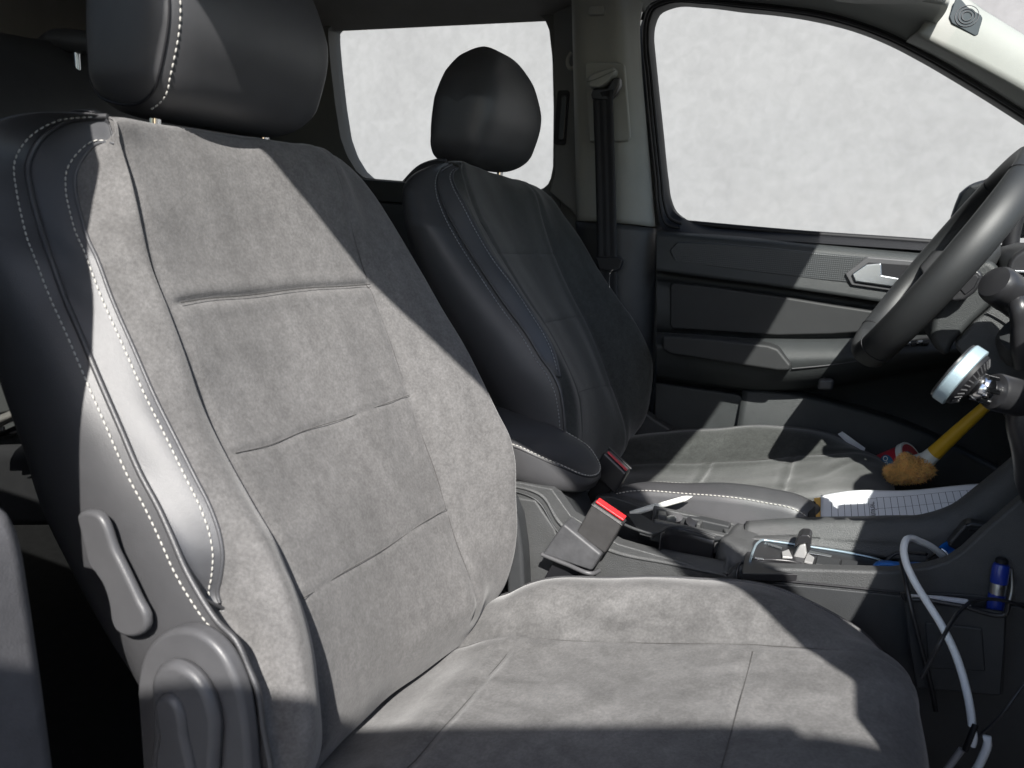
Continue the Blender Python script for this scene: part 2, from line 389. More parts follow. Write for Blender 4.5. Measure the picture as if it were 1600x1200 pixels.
# front door opening: black rubber seal, roof side trim, A pillar trim
WIN = [(1017, 60), (1019, 35), (1027, 17), (1045, 8), (1100, 7), (1160, 14), (1220, 20), (1270, 28), (1340, 46), (1390, 66), (1440, 92), (1500, 127), (1560, 164), (1620, 203), (1700, 262), (1760, 330), (1778, 402),
       (1700, 399), (1600, 391), (1450, 380), (1350, 373), (1250, 366), (1160, 360), (1095, 352), (1068, 342), (1053, 330), (1045, 312), (1040, 280), (1032, 205), (1023, 120)]
WOUT = [(1003, 62), (1005, 32), (1013, 11), (1032, 1), (1100, -1), (1162, 5), (1222, 11), (1274, 18), (1343, 36), (1393, 55), (1444, 80), (1504, 114), (1565, 151), (1626, 190), (1712, 246), (1790, 330), (1800, 420),
        (1700, 412), (1600, 404), (1450, 392), (1350, 385), (1250, 378), (1160, 372), (1090, 366), (1060, 362), (1035, 358), (1027, 330), (1024, 285), (1016, 208), (1008, 122)]
YD = 1.70
o_, i_ = YP(WOUT, 1.655), YP(WIN, 1.69)
n_ = 200
def dens(P): return np.vstack([spline(np.vstack([P[-2:], P, P[:3]]), 700)])[:]
P6 = np.hstack([i_, o_]); P6 = spline(np.vstack([P6, P6[:1]]), 260)[:-1]
ringsheet('window_seal', P6[:, 3:], P6[:, :3], m_black, body, (0, .03, 0))
bk = np.vstack([YP([(1012, -40), (1006, 20), (1008, 62), (1014, 130), (1022, 210), (1031, 285), (1036, 345)], 1.705), A((-.40, 1.705, -.1), (-.40, 1.705, -1.0), (-.70, 1.705, -1.0), (-.70, 1.705, -.02), (-.668, 1.705, .02), (-.668, 1.705, .53))])
prism('pillar_backing', bk, (0, .05, 0), m_hood, body, .002)
kb_ = WOUT[1:15]; k1 = YP(kb_, 1.676); k2 = YP([(x + 20, y - 70) for x, y in kb_], 1.66)
G, _ = net([k1, k2], 60, [4]); sheet('rail_backing', G, m_hood, body, solid=.006)
for k, (f_, yy) in enumerate(((.30, 1.652), (.62, 1.660))):
    L = [(a[0] + (b[0] - a[0]) * f_, a[1] + (b[1] - a[1]) * f_) for a, b in zip(WOUT, WIN)]
    L = L[23:] + L[:14] if False else L[24:30] + L[0:14]
    tube('seal_lip', YP(L, yy), .0035, m_black, body, seg=8, n=120)
pn = YP(WIN, 1.705); c = pn.mean(0); pn = c + (pn - c) * 1.012
# roof side trim
lo = [(1006, 20), (1013, 8), (1032, -2), (1100, -4), (1162, 2), (1222, 8), (1274, 15), (1343, 33), (1393, 52), (1432, 72)]
up = [(985, -30), (990, -40), (1010, -45), (1100, -60), (1162, -60), (1222, -55), (1290, -40), (1370, -15), (1430, 0), (1478, 8)]
mid = [((a[0] + b[0]) / 2 + 6, (a[1] + b[1]) / 2) for a, b in zip(lo, up)]
G, _ = net([YP(lo, 1.67), YP(lo, 1.655) + A(0, 0, .001), YP(mid, 1.60), YP(up, 1.44)], 50, [2, 8, 8]); sheet("roof_side_trim", G, m_trim, body, solid=.01)
lo = [(1415, 66), (1444, 79), (1504, 112), (1565, 149), (1626, 188), (1712, 244), (1790, 310)]
lo2 = [(1432, 52), (1466, 70), (1524, 100), (1580, 130), (1640, 165), (1720, 215), (1800, 275)]
up2 = [(1462, 2), (1486, 5), (1530, 20), (1590, 53), (1650, 87), (1730, 135), (1810, 190)]
up = [(1466, -8), (1495, -10), (1540, 17), (1600, 54), (1660, 90), (1740, 140), (1820, 195)]
G, _ = net([YP(lo, 1.668), YP(lo, 1.65), YP(lo2, 1.592), YP(up2, 1.612), YP(up, 1.632)], 40, [2, 6, 8, 3], sharp=(2,)); sheet("front_pillar_trim", G, m_trim, body, solid=.01)
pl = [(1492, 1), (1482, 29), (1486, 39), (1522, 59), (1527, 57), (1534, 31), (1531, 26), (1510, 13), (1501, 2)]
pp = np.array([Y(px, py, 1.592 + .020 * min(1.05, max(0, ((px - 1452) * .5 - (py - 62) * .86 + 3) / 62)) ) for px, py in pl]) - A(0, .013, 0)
prism('reflection_plate', pp, (0, .012, 0), mat('blue_grey_plate', (.050, .060, .066), .7, .15), body, .002)  # dark plate with rings standing in for a reflection on the pillar trim
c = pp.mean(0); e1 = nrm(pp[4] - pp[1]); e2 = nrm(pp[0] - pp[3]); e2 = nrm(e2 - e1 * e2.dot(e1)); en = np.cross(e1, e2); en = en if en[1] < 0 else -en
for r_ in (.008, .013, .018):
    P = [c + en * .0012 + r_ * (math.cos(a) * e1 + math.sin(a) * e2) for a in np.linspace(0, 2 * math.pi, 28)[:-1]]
    tube('reflection_ring', P, .0006, m_greyp, body, seg=6, smoothpath=False, closed=True)
# sun visor edge above the driver
vs = [Y(1300, 3, 1.36), Y(1335, 7, 1.36), Y(1400, 8, 1.36), Y(1440, 5, 1.36), Y(1462, -8, 1.36)]
vs = np.array(vs); vp = np.vstack([vs, vs[::-1] + A(0, 0, .012)])
prism('sun_visor', vp, (0, -.34, .015), m_trim, body, .005)

# roof, header, near side frame, rear, floor: what closes the cabin and lets the sun in only where the photo has it
mk('roof_lining', [(-2.0, .30, .52), (-.01, .30, .485), (-.01, 1.52, .485), (-2.0, 1.52, .52)], [(0, 1, 2, 3)], m_liner, body, False, solid=.05, off=1)
mk('roof_edge_lining', [(-2.0, 1.52, .52), (-.56, 1.50, .515), (-.56, 1.72, .44), (-2.0, 1.72, .44)], [(0, 1, 2, 3)], m_liner, body, False, solid=.02, off=1)
prism('windscreen_header', [(-.03, .28, .447), (.095, .28, .447), (.125, .45, .447), (.142, .70, .447), (.147, .95, .447), (.130, 1.2, .447), (.095, 1.36, .447), (.045, 1.48, .447), (.0, 1.55, .447), (-.03, 1.55, .447)], (0, 0, .06), m_liner, body, .008)
LOW = [(.26, -.06), (.255, .02), (.278, .08), (.235, .17), (.195, .235), (.12, .30), (.03, .353), (-.09, .405), (-.217, .445), (-.42, .505), (-.62, .525)]
UPP = [(.62, -.06), (.50, .0), (.42, .10), (.355, .145), (.30, .20), (.235, .275), (.155, .332), (.115, .395), (.05, .46), (-.02, .53), (-.19, .57), (-.42, .60), (-.62, .62)]
P = [(x, .24, z) for x, z in LOW] + [(x, .24, z) for x, z in UPP[::-1]]
prism('near_door_frame', P, (0, .06, 0), m_trim, body, .008)
prism('near_pillar', [(-.47, .27, .52), (-.48, .27, .45), (-.497, .27, .40), (-.522, .27, .37), (-.542, .27, .34), (-.548, .27, .31), (-.541, .27, .277), (-.530, .27, .25), (-.533, .27, .21), (-.532, .27, .165), (-.515, .27, .10), (-.504, .27, .03), (-.505, .27, -.55), (-.60, .27, -.9), (-.72, .27, -.9), (-.66, .27, .52)], (0, -.12, 0), m_trim, body, .02)
prism('near_pillar_foot', np.vstack([YP([(-30, 770), (0, 776), (22, 793), (38, 830), (47, 868), (58, 940), (75, 1060), (92, 1190), (100, 1260)], .30), [(-.62, .30, -.56), (-.62, .30, -.2)]]), (0, -.09, 0),
      mat('felted_trim', (.065, .065, .07), .8, .3, .3, 700, .16, 60), body, .012, 3)
prism('sill', [(-.7, .12, -.86), (.7, .12, -.86), (.7, .12, -1.0), (-.7, .12, -1.0)], (0, .2, 0), m_body, body, .02)
prism('rear_side_panel', [(-2.0, .12, -1.0), (-.70, .12, -1.0), (-.70, .12, .03), (-2.0, .12, .03)], (0, .08, 0), m_body, body, .02)
mk('rear_quarter_pane', [(-2.0, .18, .03), (-.66, .18, .03), (-.66, .24, .52), (-2.0, .24, .52)], [(0, 1, 2, 3)], m_tint, body, False)
prism('tailgate', [(-2.0, .12, -1.0), (-2.0, 1.78, -1.0), (-2.0, 1.78, .55), (-2.0, .12, .55)], (-.06, 0, 0), m_liner, body, .01)
mk('floor', [(-2.0, .15, -.9), (1.0, .15, -.9), (1.0, 1.75, -.9), (-2.0, 1.75, -.9)], [(0, 1, 2, 3)], m_carpet, body, False, solid=.03, off=-1)
prism('bulkhead', [(.80, .2, -.9), (.80, 1.78, -.9), (.98, 1.78, -.05), (.98, .2, -.05)], (.03, 0, 0), m_carpet, body, .005)
prism('far_door_skin', [(-.5, 1.76, -1.0), (.95, 1.76, -1.0), (.95, 1.76, -.02), (-.5, 1.76, -.02)], (0, .03, 0), m_body, body, .01)
mk('windscreen', [(.14, .30, .48), (.14, 1.58, .48), (1.0, 1.70, -.03), (1.0, .25, -.03)], [(0, 1, 2, 3)], m_glass, body, False)
prism('bonnet', [(1.0, .25, -.08), (1.0, 1.72, -.08), (1.75, 1.66, -.22), (1.75, .3, -.22)], (0, 0, -.03), m_body, body, .01)
# far quarter-window post
tube('quarter_window_post', YP([(1640, 215), (1605, 270), (1590, 330), (1580, 372), (1579, 385)], 1.66), [.020, .016, .014, .014], m_black, body, seg=10)

# unseen open passenger door, thick frame and panel shaped to shade the seat edge
nd = root('open_passenger_door', (.62, -.04, -.9), 'open passenger door of the car, window wound down, unseen behind the viewer, its frame shaped to shade the seat', 'car door')
dd = nrm(A(-.88, -.47, 0)); h0 = A(.69, -.155, 0)
def dp(t, z): return h0 + dd * t + A(0, 0, z)
prism('door_shell', [dp(0, -.9), dp(1.02, -.9), dp(1.06, -.4), dp(1.06, -.05), dp(0, -.05)], A(.03, -.055, 0), m_body, nd, .02)
fr = [dp(1.0, -.05), dp(1.03, .2), dp(1.0, .445), dp(.9, .485), dp(.6, .485), dp(.28, .475)]
tube('window_frame', np.array(fr) - A(0, 0, .016), .050, m_black, nd, seg=8, n=50)
prism('quarter_shade_panel', [dp(.34, .485), dp(.27, .515), dp(.10, .46), dp(-.02, -.05), dp(.30, -.05)], A(.012, -.02, 0), m_black, nd, .004)

# ------------------------------------------------------------------ driver's door
dr = root('driver_door', (-.1, 1.66, -.80), "black driver's door panel with padded armrest and silver handle", 'car door')
XS = [1026, 1100, 1200, 1300, 1400, 1500, 1640]
RW = [([352, 357, 364, 372, 379, 386, 396], 1.70), ([364, 371, 380, 391, 402, 412, 426], 1.633), ([395, 405, 418, 431, 444, 456, 472], 1.622),
      ([423, 433, 446, 460, 475, 487, 500], 1.617), ([429, 440, 453, 468, 483, 495, 508], 1.665), ([436, 446, 459, 475, 489, 501, 514], 1.660),
      ([444, 454, 467, 482, 496, 506, 518], 1.640), ([480, 487, 494, 502, 507, 510, 516], 1.632), ([514, 518, 525, 524, 517, 516, 520], 1.64), ([519, 523, 530, 529, 522, 520, 523], 1.655),
      ([523, 528, 535, 534, 526, 524, 526], 1.64), ([534, 540, 547, 547, 543, 539, 536], 1.548), ([541, 549, 560, 559, 552, 547, 544], 1.540), ([554, 564, 577, 574, 565, 556, 552], 1.545),
      ([588, 598, 608, 600, 581, 566, 560], 1.59), ([592, 603, 613, 607, 590, 575, 568], 1.655)]
rows = [np.array([Y(x, y, yy) for x, y in zip(XS, r)]) for r, yy in RW]
rows.append(rows[-1] * 1.0 + A(0, .005, -.5))
G, _ = net(rows, 90, [3, 5, 5, 3, 2, 3, 5, 5, 2, 2, 5, 3, 4, 6, 3, 4], sharp=(1, 3, 5, 9, 10, 14, 15))
sheet('inner_panel', G, m_doorp, dr, flip=True)
ins = [(1046, 446), (1052, 441), (1120, 449), (1220, 463), (1300, 476), (1400, 491), (1480, 502), (1480, 515), (1400, 516), (1300, 523), (1215, 525), (1110, 518), (1050, 514), (1046, 508)]
G2 = [np.array([Y(x, y, 1.628 if k else 1.634) for x, y in ins]) for k in (0, 1)]
prism('padded_insert', np.array([Y(x, y, 1.629) for x, y in ins]), (0, .02, 0), m_doorl, dr, .007, 4)
hx = [(1046, 391), (1058, 378), (1120, 380), (1200, 387), (1300, 397), (1420, 408), (1520, 418), (1520, 448), (1440, 449), (1400, 450), (1300, 440), (1200, 428), (1120, 418), (1055, 411)]
prism('honeycomb_strip', np.array([Y(x, y, 1.6195) for x, y in hx]), (0, .02, 0), m_hex, dr, .003, 2)
bz = [(1320, 428), (1355, 401), (1440, 408), (1440, 456), (1392, 455), (1330, 446)]
prism('handle_bezel', np.array([Y(x, y, 1.6135) for x, y in bz]), (0, .02, 0), m_greyp, dr, .003)
rc = [(1331, 429), (1357, 410), (1436, 415), (1432, 448), (1390, 450), (1336, 442)]
prism('handle_recess', np.array([Y(x, y, 1.6115) for x, y in rc]), (0, .01, 0), m_black, dr, .001)
hd = [(1331, 428), (1353, 413), (1377, 411), (1378, 430), (1430, 439), (1424, 449), (1392, 448), (1336, 440)]
prism('door_handle', np.array([Y(x, y, 1.608) for x, y in hd]), (0, .006, 0), m_satin, dr, .0025, 3)
# armrest pad, the stepped end piece and switch pack
ap = [(1034, 524), (1100, 528), (1200, 539), (1216, 545), (1237, 571), (1233, 580), (1215, 580), (1130, 567), (1046, 554), (1034, 546)]
prism('armrest_pad', np.array([Y(x, y, 1.522) for x, y in ap]), (0, .05, 0), m_doorl, dr, .012, 4)
seam = np.array([Y(x, y, 1.5415) for x, y in ((1238, 576), (1300, 570), (1380, 558), (1440, 553), (1480, 549))])
tube('armrest_seam', seam, .0012, m_greyp, dr, seg=6)
sw = np.array([Y(x, y, 1.56) for x, y in ((1395, 543), (1400, 535), (1450, 531), (1466, 534), (1463, 541))])
prism('switch_plate', sw, (0, .03, .004), m_smooth, dr, .003)
for (x, y) in ((1408, 538), (1418, 536), (1428, 537), (1437, 534), (1446, 536)):
    box('window_switch', Y(x, y, 1.557), A(1, .1, .2), EY, EZ, (.010, .02, .006), m_satin if x in (1418, 1437) else m_smooth, dr, .002)
box('pull_tab', Y(1290, 600, 1.55), A(1, 0, .1), EY, EZ, (.028, .02, .022), m_greyp, dr, .006)
# lower panel and map pocket
lp = [(1022, 597), (1060, 603), (1150, 615), (1160, 620), (1196, 672), (1230, 760), (1020, 760)]
prism('lower_panel', np.array([Y(x, y, 1.625) for x, y in lp]), (0, .04, 0), m_doorp, dr, .006, 3)
lip = np.array([Y(x, y, 1.615) for x, y in ((1160, 610), (1220, 615), (1275, 625), (1340, 642), (1400, 660), (1440, 676), (1520, 716), (1620, 770))])
bot = lip.copy(); bot[:, 2] = -.72
G, _ = net([lip + A(0, .05, .003), lip + A(0, .02, .004), lip + A(0, .003, 0), lip + A(0, 0, -.012), (lip + bot) / 2 + A(0, -.015, 0), bot], 40, [3, 3, 3, 8, 4]); sheet('map_pocket', G, m_doorp, dr, flip=True, solid=.006)
pn = YP(WIN, 1.71); c = pn.mean(0); pn = c + (pn - c) * 1.01
mk('window_pane', pn, [tuple(range(len(pn)))], m_glass, dr, False)
bl = np.array([Y(x, y, 1.697) for x, y in ((1040, 345), (1092, 350), (1250, 364), (1450, 378), (1640, 394))])
tube('glass_wiper_seal', bl, .006, m_black, dr, seg=8)

# exterior mirror seen past the steering wheel
mi = root('exterior_mirror', tuple(Y(1545, 360, 1.86)), "black exterior mirror outside the driver's window behind the steering wheel", 'mirror')
mo = [(1480, 346), (1490, 318), (1497, 301), (1514, 286), (1545, 277), (1575, 262), (1620, 262), (1620, 330), (1570, 345), (1540, 362), (1510, 368)]
prism('mirror_housing', YP(mo, 1.84), (.03, .12, 0), m_smooth, mi, .012, 3, .9)
prism('mirror_foot', YP([(1576, 300), (1620, 300), (1620, 372), (1566, 372), (1572, 340)], 1.80), (.0, .04, 0), m_black, mi, .006)
# ------------------------------------------------------------------ seats
def headrest(seat, yc, hw, dz, cover_mat):
    prof = A(*[(-.700, 0, .087), (-.655, 0, .090), (-.632, 0, .104), (-.617, 0, .135), (-.608, 0, .172), (-.612, 0, .212), (-.626, 0, .250), (-.648, 0, .275), (-.672, 0, .282),
               (-.700, 0, .270), (-.718, 0, .235), (-.728, 0, .185), (-.731, 0, .130), (-.726, 0, .096)])
    P = spline(np.vstack([prof[-3:], prof, prof[:4]]), 140)
    a = np.argmin(((P - prof[0]) ** 2).sum(1)[:60]); b = 70 + np.argmin(((P - prof[0]) ** 2).sum(1)[70:])
    P = P[a:b]; n = len(P); c = A(-.665, 0, .18); rings = []
    ts = np.concatenate([-1 + .16 * (np.linspace(0, 1, 12) ** 1.6), np.linspace(-.82, .82, 22), (1 - .16 * (np.linspace(0, 1, 12) ** 1.6))[::-1]])
    for t in ts:
        s = (1 - abs(t) ** 9) ** .32 if abs(t) < 1 else 0.0
        q = c + (P - c) * max(s, .02)
        w = np.interp(q[:, 2], [.08, .12, .19, .235, .262, .284], [.90, 1, 1, .88, .70, .42] if yc < 1 else [.90, 1, .98, .82, .60, .34]) * hw
        # the front swells a little in the middle
        q = q + A(.010, 0, 0) * ((1 - t * t) * np.clip((q[:, 0] + .66) / .05, 0, 1))[:, None]
        q[:, 1] = yc + t * w; q[:, 2] += dz * np.clip((.30 - q[:, 2]) / .2, 0, 1) + (.012 if yc > 1 else 0); rings.append(q)
    v = np.vstack(rings); m = len(rings)
    f = [(i*n+k, i*n+(k+1) % n, (i+1)*n+(k+1) % n, (i+1)*n+k) for i in range(m - 1) for k in range(n)]
    f += [tuple(range(n)), tuple((m-1)*n + k for k in range(n))]
    h = fixn(mk('headrest', v, f, cover_mat, seat, True))
    # seam round the near side panel
    i = 9; L = rings[i]; cc = L.mean(0); out = (L - cc); out /= np.linalg.norm(out, axis=1, keepdims=True)
    if yc < 1: tube('piping', L + out * .0008, .0014, m_black, h, seg=6, smoothpath=False, closed=True)
    k0 = [k for k in range(n) if L[k][0] > -.66 and L[k][2] < dz + .30]
    S_ = (rings[i + 3] + out * .0009)[k0]
    if yc < 1: stitches('stitching', S_, m_thread, h, .0070, .0046, .0009)
    for s in (-1, 1):
        y = yc + s * .078
        p = tube('post', [(-.682, y, .01 + dz), (-.680, y, .06 + dz), (-.676, y, .12 + dz)], .0062, m_chrome, seat, seg=12)
        lathe('post_collar', (-.682, y, .055 + dz * .3), (0.06, 0, 1), [(.012, 0), (.012, .008), (.009, .011)], m_smooth, seat, 16)
    return h

def backrest(seat, px, yo, mats, far=False):
    """px: dict of pixel polylines of the visible seams; yo: sideways offset of this seat"""
    mA, mL, mI, mT = mats
    o_ = lambda *q: [k + yo for k in q]
    c0 = YP(px['c0'], o_(.497, .480, .462, .454, .452, .452, .452, .452)); c1 = YP(px['c1'], o_(.497, .478, .456, .443, .434, .427, .422, .418, .415, .412, .410, .410)); c2 = YP(px['c2'], o_(.498, .485, .472, .463, .457, .452, .448, .445, .442, .438, .432, .424))
    c3 = YP(px['c3'], [.496 + yo, .490 + yo, .478 + yo, .456 + yo, .450 + yo]); c4 = YP(px['c4'], [.500 + yo, .507 + yo, .518 + yo])
    c6 = YP(px['c6'], .80 + yo); c7 = YP(px['c7'], .852 + yo); c8 = YP(px['c8'], .897 + yo)
    n0 = 60
    a, b = spline(c4, n0), spline(c6, n0)
    c45, c5, c55 = a * .72 + b * .28 + A(-.010, 0, 0), (a + b) / 2 + A(-.014, 0, 0), a * .28 + b * .72 + A(-.008, 0, 0)
    s0, s1 = spline(c0, n0), spline(c1, n0)
    c0m = s0 * .55 + s1 * .45; tt_ = np.linspace(0, 1, n0); c0m[:, 1] = np.interp(tt_, [0, .06, .14, .25], [.490, .455, .420, .402]) + yo
    c0n = s0 * .22 + s1 * .78; c0n[:, 1] = np.interp(tt_, [0, .06, .14, .25], [.494, .458, .424, .405]) + yo
    cols = [s0 + A(-.05, .12, 0), s0, c0m, c0n, c1, c2, c3, c4, c45, c5, c55, c6, c7, c8, spline(c8, n0) + A(-.045, .004, 0), spline(c8, n0) + A(-.10, -.08, 0)]
    cols = [np.vstack([c, c[-1] + A(-.015, 0, -.045)]) for c in cols]
    # top edge rolls back under the headrest
    cols = [np.vstack([c[0] + A(-.085, 0, -.035), c[0] + A(-.045, 0, -.004), c[0] + A(-.014, 0, .002), c]) for c in cols]
    nr = 300
    G, ix = net(cols, nr, [4, 8, 6, 4, 10, 10, 9, 16, 16, 16, 16, 10, 8, 6, 4], sharp=(4, 7))
    N = -gnormals(G)
    for ln_, d, w_ in px['seams']:
        L = []
        for (x, y) in ln_:                                # seam points dropped onto the surface
            d_ = ray(x, y); d_ = d_ / np.linalg.norm(d_); V = G[ix[7] - 10:ix[13]].reshape(-1, 3)
            t = V @ d_; q = np.linalg.norm(V - t[:, None] * d_, axis=1); k_ = np.argsort(q)[:8]; wt = 1 / (q[k_] + .0004) ** 2; L.append((V[k_] * wt[:, None]).sum(0) / wt.sum())
        G = groove(G, N, np.array(L), d, w_, puff=d * .2)
        sl_ = resample(np.array(L), .004); tube('seam', spline(np.array(L), 60), .0006 if d > .004 else .0004, m_seam, seat, seg=5, smoothpath=False)
    G = groove(G, N, G[ix[7], 12:nr - 12:6], .004, .007, 0)
    G = groove(G, N, G[ix[11], 12:nr - 12:6], .003, .006, .001)
    for k in (7, 11): tube('seam', (G[ix[k]] + N[ix[k]] * -.0002)[12:nr - 16:3], .0006, m_seam, seat, seg=5, smoothpath=False)
    wr = np.sin(G[..., 2] * 37 + G[..., 1] * 21) * np.sin(G[..., 1] * 44 - G[..., 2] * 15)
    G = G + N * (wr * .0008)[..., None]
    endp = Y(*px['insert_end'], .415 + yo); je = int(np.argmin(np.linalg.norm(G[ix[4]] - endp, axis=1)))
    jt = int(np.argmin(np.linalg.norm(G[ix[5]] - c2[0], axis=1)))
    nc = G.shape[0]; V = G.reshape(-1, 3); fs = gfaces(nc, nr)
    def sel(t): return [q for q in fs if t(q[0] // nr, q[0] % nr)]
    isins = lambda i, j: ix[4] <= i < ix[5] and j < je
    isside = lambda i, j: i < ix[4]
    b_ = mk('backrest', V, sel(lambda i, j: not isins(i, j) and not isside(i, j)), mA, seat)
    mk('side_panel', V, sel(isside), mL, seat)
    mk('leather_insert', V, sel(isins), mI, seat)
    j1 = int(np.argmin(np.linalg.norm(G[ix[4]] - c1[0], axis=1)))
    tp = G[ix[4]] + A(.001, -.0015, 0)
    tube('piping', tp[j1:nr - 14:2], .0026, mL, seat, seg=8, smoothpath=False)
    tube('insert_piping', np.vstack([(G[ix[5]] + N[ix[5]] * .0002)[jt:je:2], G[ix[4], je:je + 1]]), .0018, mI, seat, seg=8, smoothpath=False)
    i1 = ix[4] - 1
    stitches('side_stitching', (G[i1] + N[i1] * .0007)[j1 + 4:nr - 20], mT, seat, .0060, .0042, .00088)
    s = int(round((ix[5] - ix[4]) * .78)) + ix[4]
    stitches('insert_stitching', (G[s] + N[s] * .0007)[jt + 2:je - 2], mT, seat, .0060, .0042, .00088)
    return G, ix

near = root('front_passenger_seat', (-.35, .65, -.88), 'front passenger seat in the foreground, sunlit grey suede with black leather side insert', 'car seat', 'front seats of the car')
nc1 = [(169, 182), (101, 192), (64, 219), (47, 250), (51, 304), (67, 364), (81, 405), (101, 461), (121, 508), (152, 582), (189, 667), (219, 737), (250, 795), (270, 839), (290, 886), (314, 930), (341, 970), (368, 997), (388, 1041), (402, 1075), (411, 1132), (424, 1210)]
nc2 = [(182, 223), (152, 224), (132, 243), (118, 270), (119, 304), (127, 337), (138, 375), (152, 405), (175, 467), (209, 545), (243, 623), (277, 690), (304, 744), (330, 797), (344, 839), (348, 865), (345, 900), (340, 930), (352, 958), (378, 1000), (399, 1042), (413, 1080), (423, 1135), (436, 1210)]
nc3 = [(177, 188), (182, 222), (190, 268), (202, 330), (217, 395), (240, 461), (270, 550), (300, 632), (338, 712), (386, 797), (405, 832), (428, 893), (449, 950), (466, 1004), (479, 1065), (488, 1119), (490, 1175)]
nc4 = [(182, 184), (190, 230), (203, 280), (217, 325), (240, 405), (261, 465), (294, 555), (324, 643), (361, 721), (404, 800), (435, 851), (459, 912), (480, 972), (494, 1041), (499, 1099), (500, 1166)]
nc6 = [(500, 231), (524, 253), (531, 272), (561, 388), (578, 444), (605, 515), (639, 616), (662, 683), (682, 737), (699, 795), (716, 849), (740, 913), (747, 945), (742, 962)]
nc7 = [(508, 236), (535, 262), (565, 320), (600, 380), (640, 455), (675, 520), (705, 590), (728, 650), (742, 700), (752, 750), (762, 810), (771, 860), (772, 905), (760, 948)]
nc8 = [(516, 243), (554, 270), (578, 297), (615, 351), (645, 402), (689, 478), (723, 535), (750, 589), (777, 643), (797, 683), (804, 714), (807, 771), (808, 830), (801, 873), (787, 916), (770, 942)]
nc0 = [(150, 176), (60, 193), (5, 232), (-18, 330), (-8, 420), (13, 535), (35, 620), (54, 694), (80, 790), (130, 900), (180, 990), (240, 1090), (270, 1210)]
nseams = [([(282, 473), (320, 467), (380, 462), (480, 450), (540, 447), (578, 444)], .0048, .0042), ([(368, 708), (420, 696), (480, 671), (540, 653), (600, 632), (640, 617)], .0017, .0030),
          ([(474, 934), (482, 930), (540, 893), (600, 858), (660, 818), (699, 795)], .0017, .0030)]
NG, NIX = backrest(near, dict(c0=nc0, c1=nc1, c2=nc2, c3=nc3, c4=nc4, c6=nc6, c7=nc7, c8=nc8, seams=nseams, insert_end=(328, 930)), 0.0, (m_suede, m_leather, m_insert, m_thread))
headrest(near, .661, .130, -.013, m_leather)
far_ = root('driver_seat', (-.35, 1.32, -.88), "driver's seat behind the armrest, mostly in shade with sun on its cushion", 'car seat', 'front seats of the car')
fc1 = [(706, 256), (690, 266), (685, 280), (688, 306), (700, 335), (720, 370), (750, 417), (785, 470), (825, 525), (846, 560), (862, 582), (874, 608), (880, 640), (882, 665), (882, 700)]
fc2 = [(716, 262), (709, 268), (707, 277), (712, 293), (725, 317), (750, 365), (775, 407), (805, 447), (835, 492), (855, 525), (868, 557), (872, 576), (878, 606), (884, 640), (886, 665), (886, 700)]
fc3 = [(715, 257), (719, 268), (730, 302), (744, 335), (765, 377), (793, 425), (828, 478), (858, 522), (878, 562), (892, 598), (900, 630), (903, 665), (902, 700)]
fc4 = [(722, 252), (724, 266), (737, 308), (748, 334), (764, 362), (782, 396), (813, 447), (850, 505), (880, 560), (895, 592), (903, 614), (907, 645), (907, 690)]
fc6 = [(818, 284), (834, 297), (850, 342), (867, 395), (897, 462), (922, 512), (943, 560), (956, 598), (970, 636), (978, 664), (979, 690)]
fc7 = [(822, 286), (846, 304), (870, 345), (900, 400), (932, 455), (960, 505), (982, 550), (993, 590), (998, 625), (994, 656), (980, 695)]
fc8 = [(826, 288), (862, 310), (880, 335), (900, 362), (940, 428), (968, 470), (990, 500), (1010, 538), (1018, 560), (1020, 590), (1016, 620), (1006, 656), (985, 684)]
fc0 = [(697, 252), (670, 260), (645, 272), (632, 287), (629, 310), (634, 360), (650, 420), (675, 480), (700, 530), (735, 590), (760, 640), (775, 690), (785, 740)]
fseams = [([(780, 395), (820, 396), (867, 396)], .0014, .004), ([(850, 504), (880, 498), (920, 490)], .0012, .004), ([(903, 614), (930, 605), (958, 601)], .0012, .004)]
FG, FIX = backrest(far_, dict(c0=fc0, c1=fc1, c2=fc2, c3=fc3, c4=fc4, c6=fc6, c7=fc7, c8=fc8, seams=fseams, insert_end=(867, 585)), .67, (m_fabric, m_leather, m_insert, m_thread2), True)
headrest(far_, 1.316, .131, -.016, m_leather)

def xz(L, y): return np.array([(x, y, z) for x, z in L])
def cushion(seat, cols, spans, sharp, mA, mT, seams, leather_cols, pipe_cols, stitch_cols, seam_lines=()):
    nr = 170; G, ix = net(cols, nr, spans, sharp=sharp); N = -gnormals(G)
    if N[len(N) // 2, nr // 3, 2] < 0: N = -N
    for L, d, w_, pf in seams: G = groove(G, N, L(G, ix) if callable(L) else L, d, w_, pf)
    for L in seam_lines: tube('seam', L(G, ix), .0005, m_seam, seat, seg=5, smoothpath=False)
    wr = np.sin(G[..., 0] * 31 + G[..., 1] * 27) * np.sin(G[..., 1] * 38 - G[..., 0] * 19); G = G + N * (wr * .0012)[..., None]
    nc = G.shape[0]; V = G.reshape(-1, 3)
    a, b = ix[leather_cols[0]], ix[leather_cols[1]]
    fs = gfaces(nc, nr, flip=False)
    mk('cushion', V, [q for q in fs if not a <= q[0] // nr < b], mA, seat)
    if b > a: mk('leather_side', V, [q for q in fs if a <= q[0] // nr < b], m_leather, seat)
    for k in pipe_cols: tube('cushion_piping', (G[ix[k]] + A(0, 0, .0005))[::3], .0022, m_leather, seat, seg=8, smoothpath=False)
    for k, s in stitch_cols:
        stitches('cushion_stitching', (G[ix[k] + s] + N[ix[k] + s] * .0006)[6:150], mT, seat, .0060, .0042, .0010)
    return G, ix
S1 = [(-.47, -.585), (-.400, -.548), (-.352, -.520), (-.322, -.510), (-.259, -.495), (-.17, -.470), (-.044, -.433), (.021, -.417), (.070, -.409), (.102, -.424), (.116, -.470), (.118, -.60)]
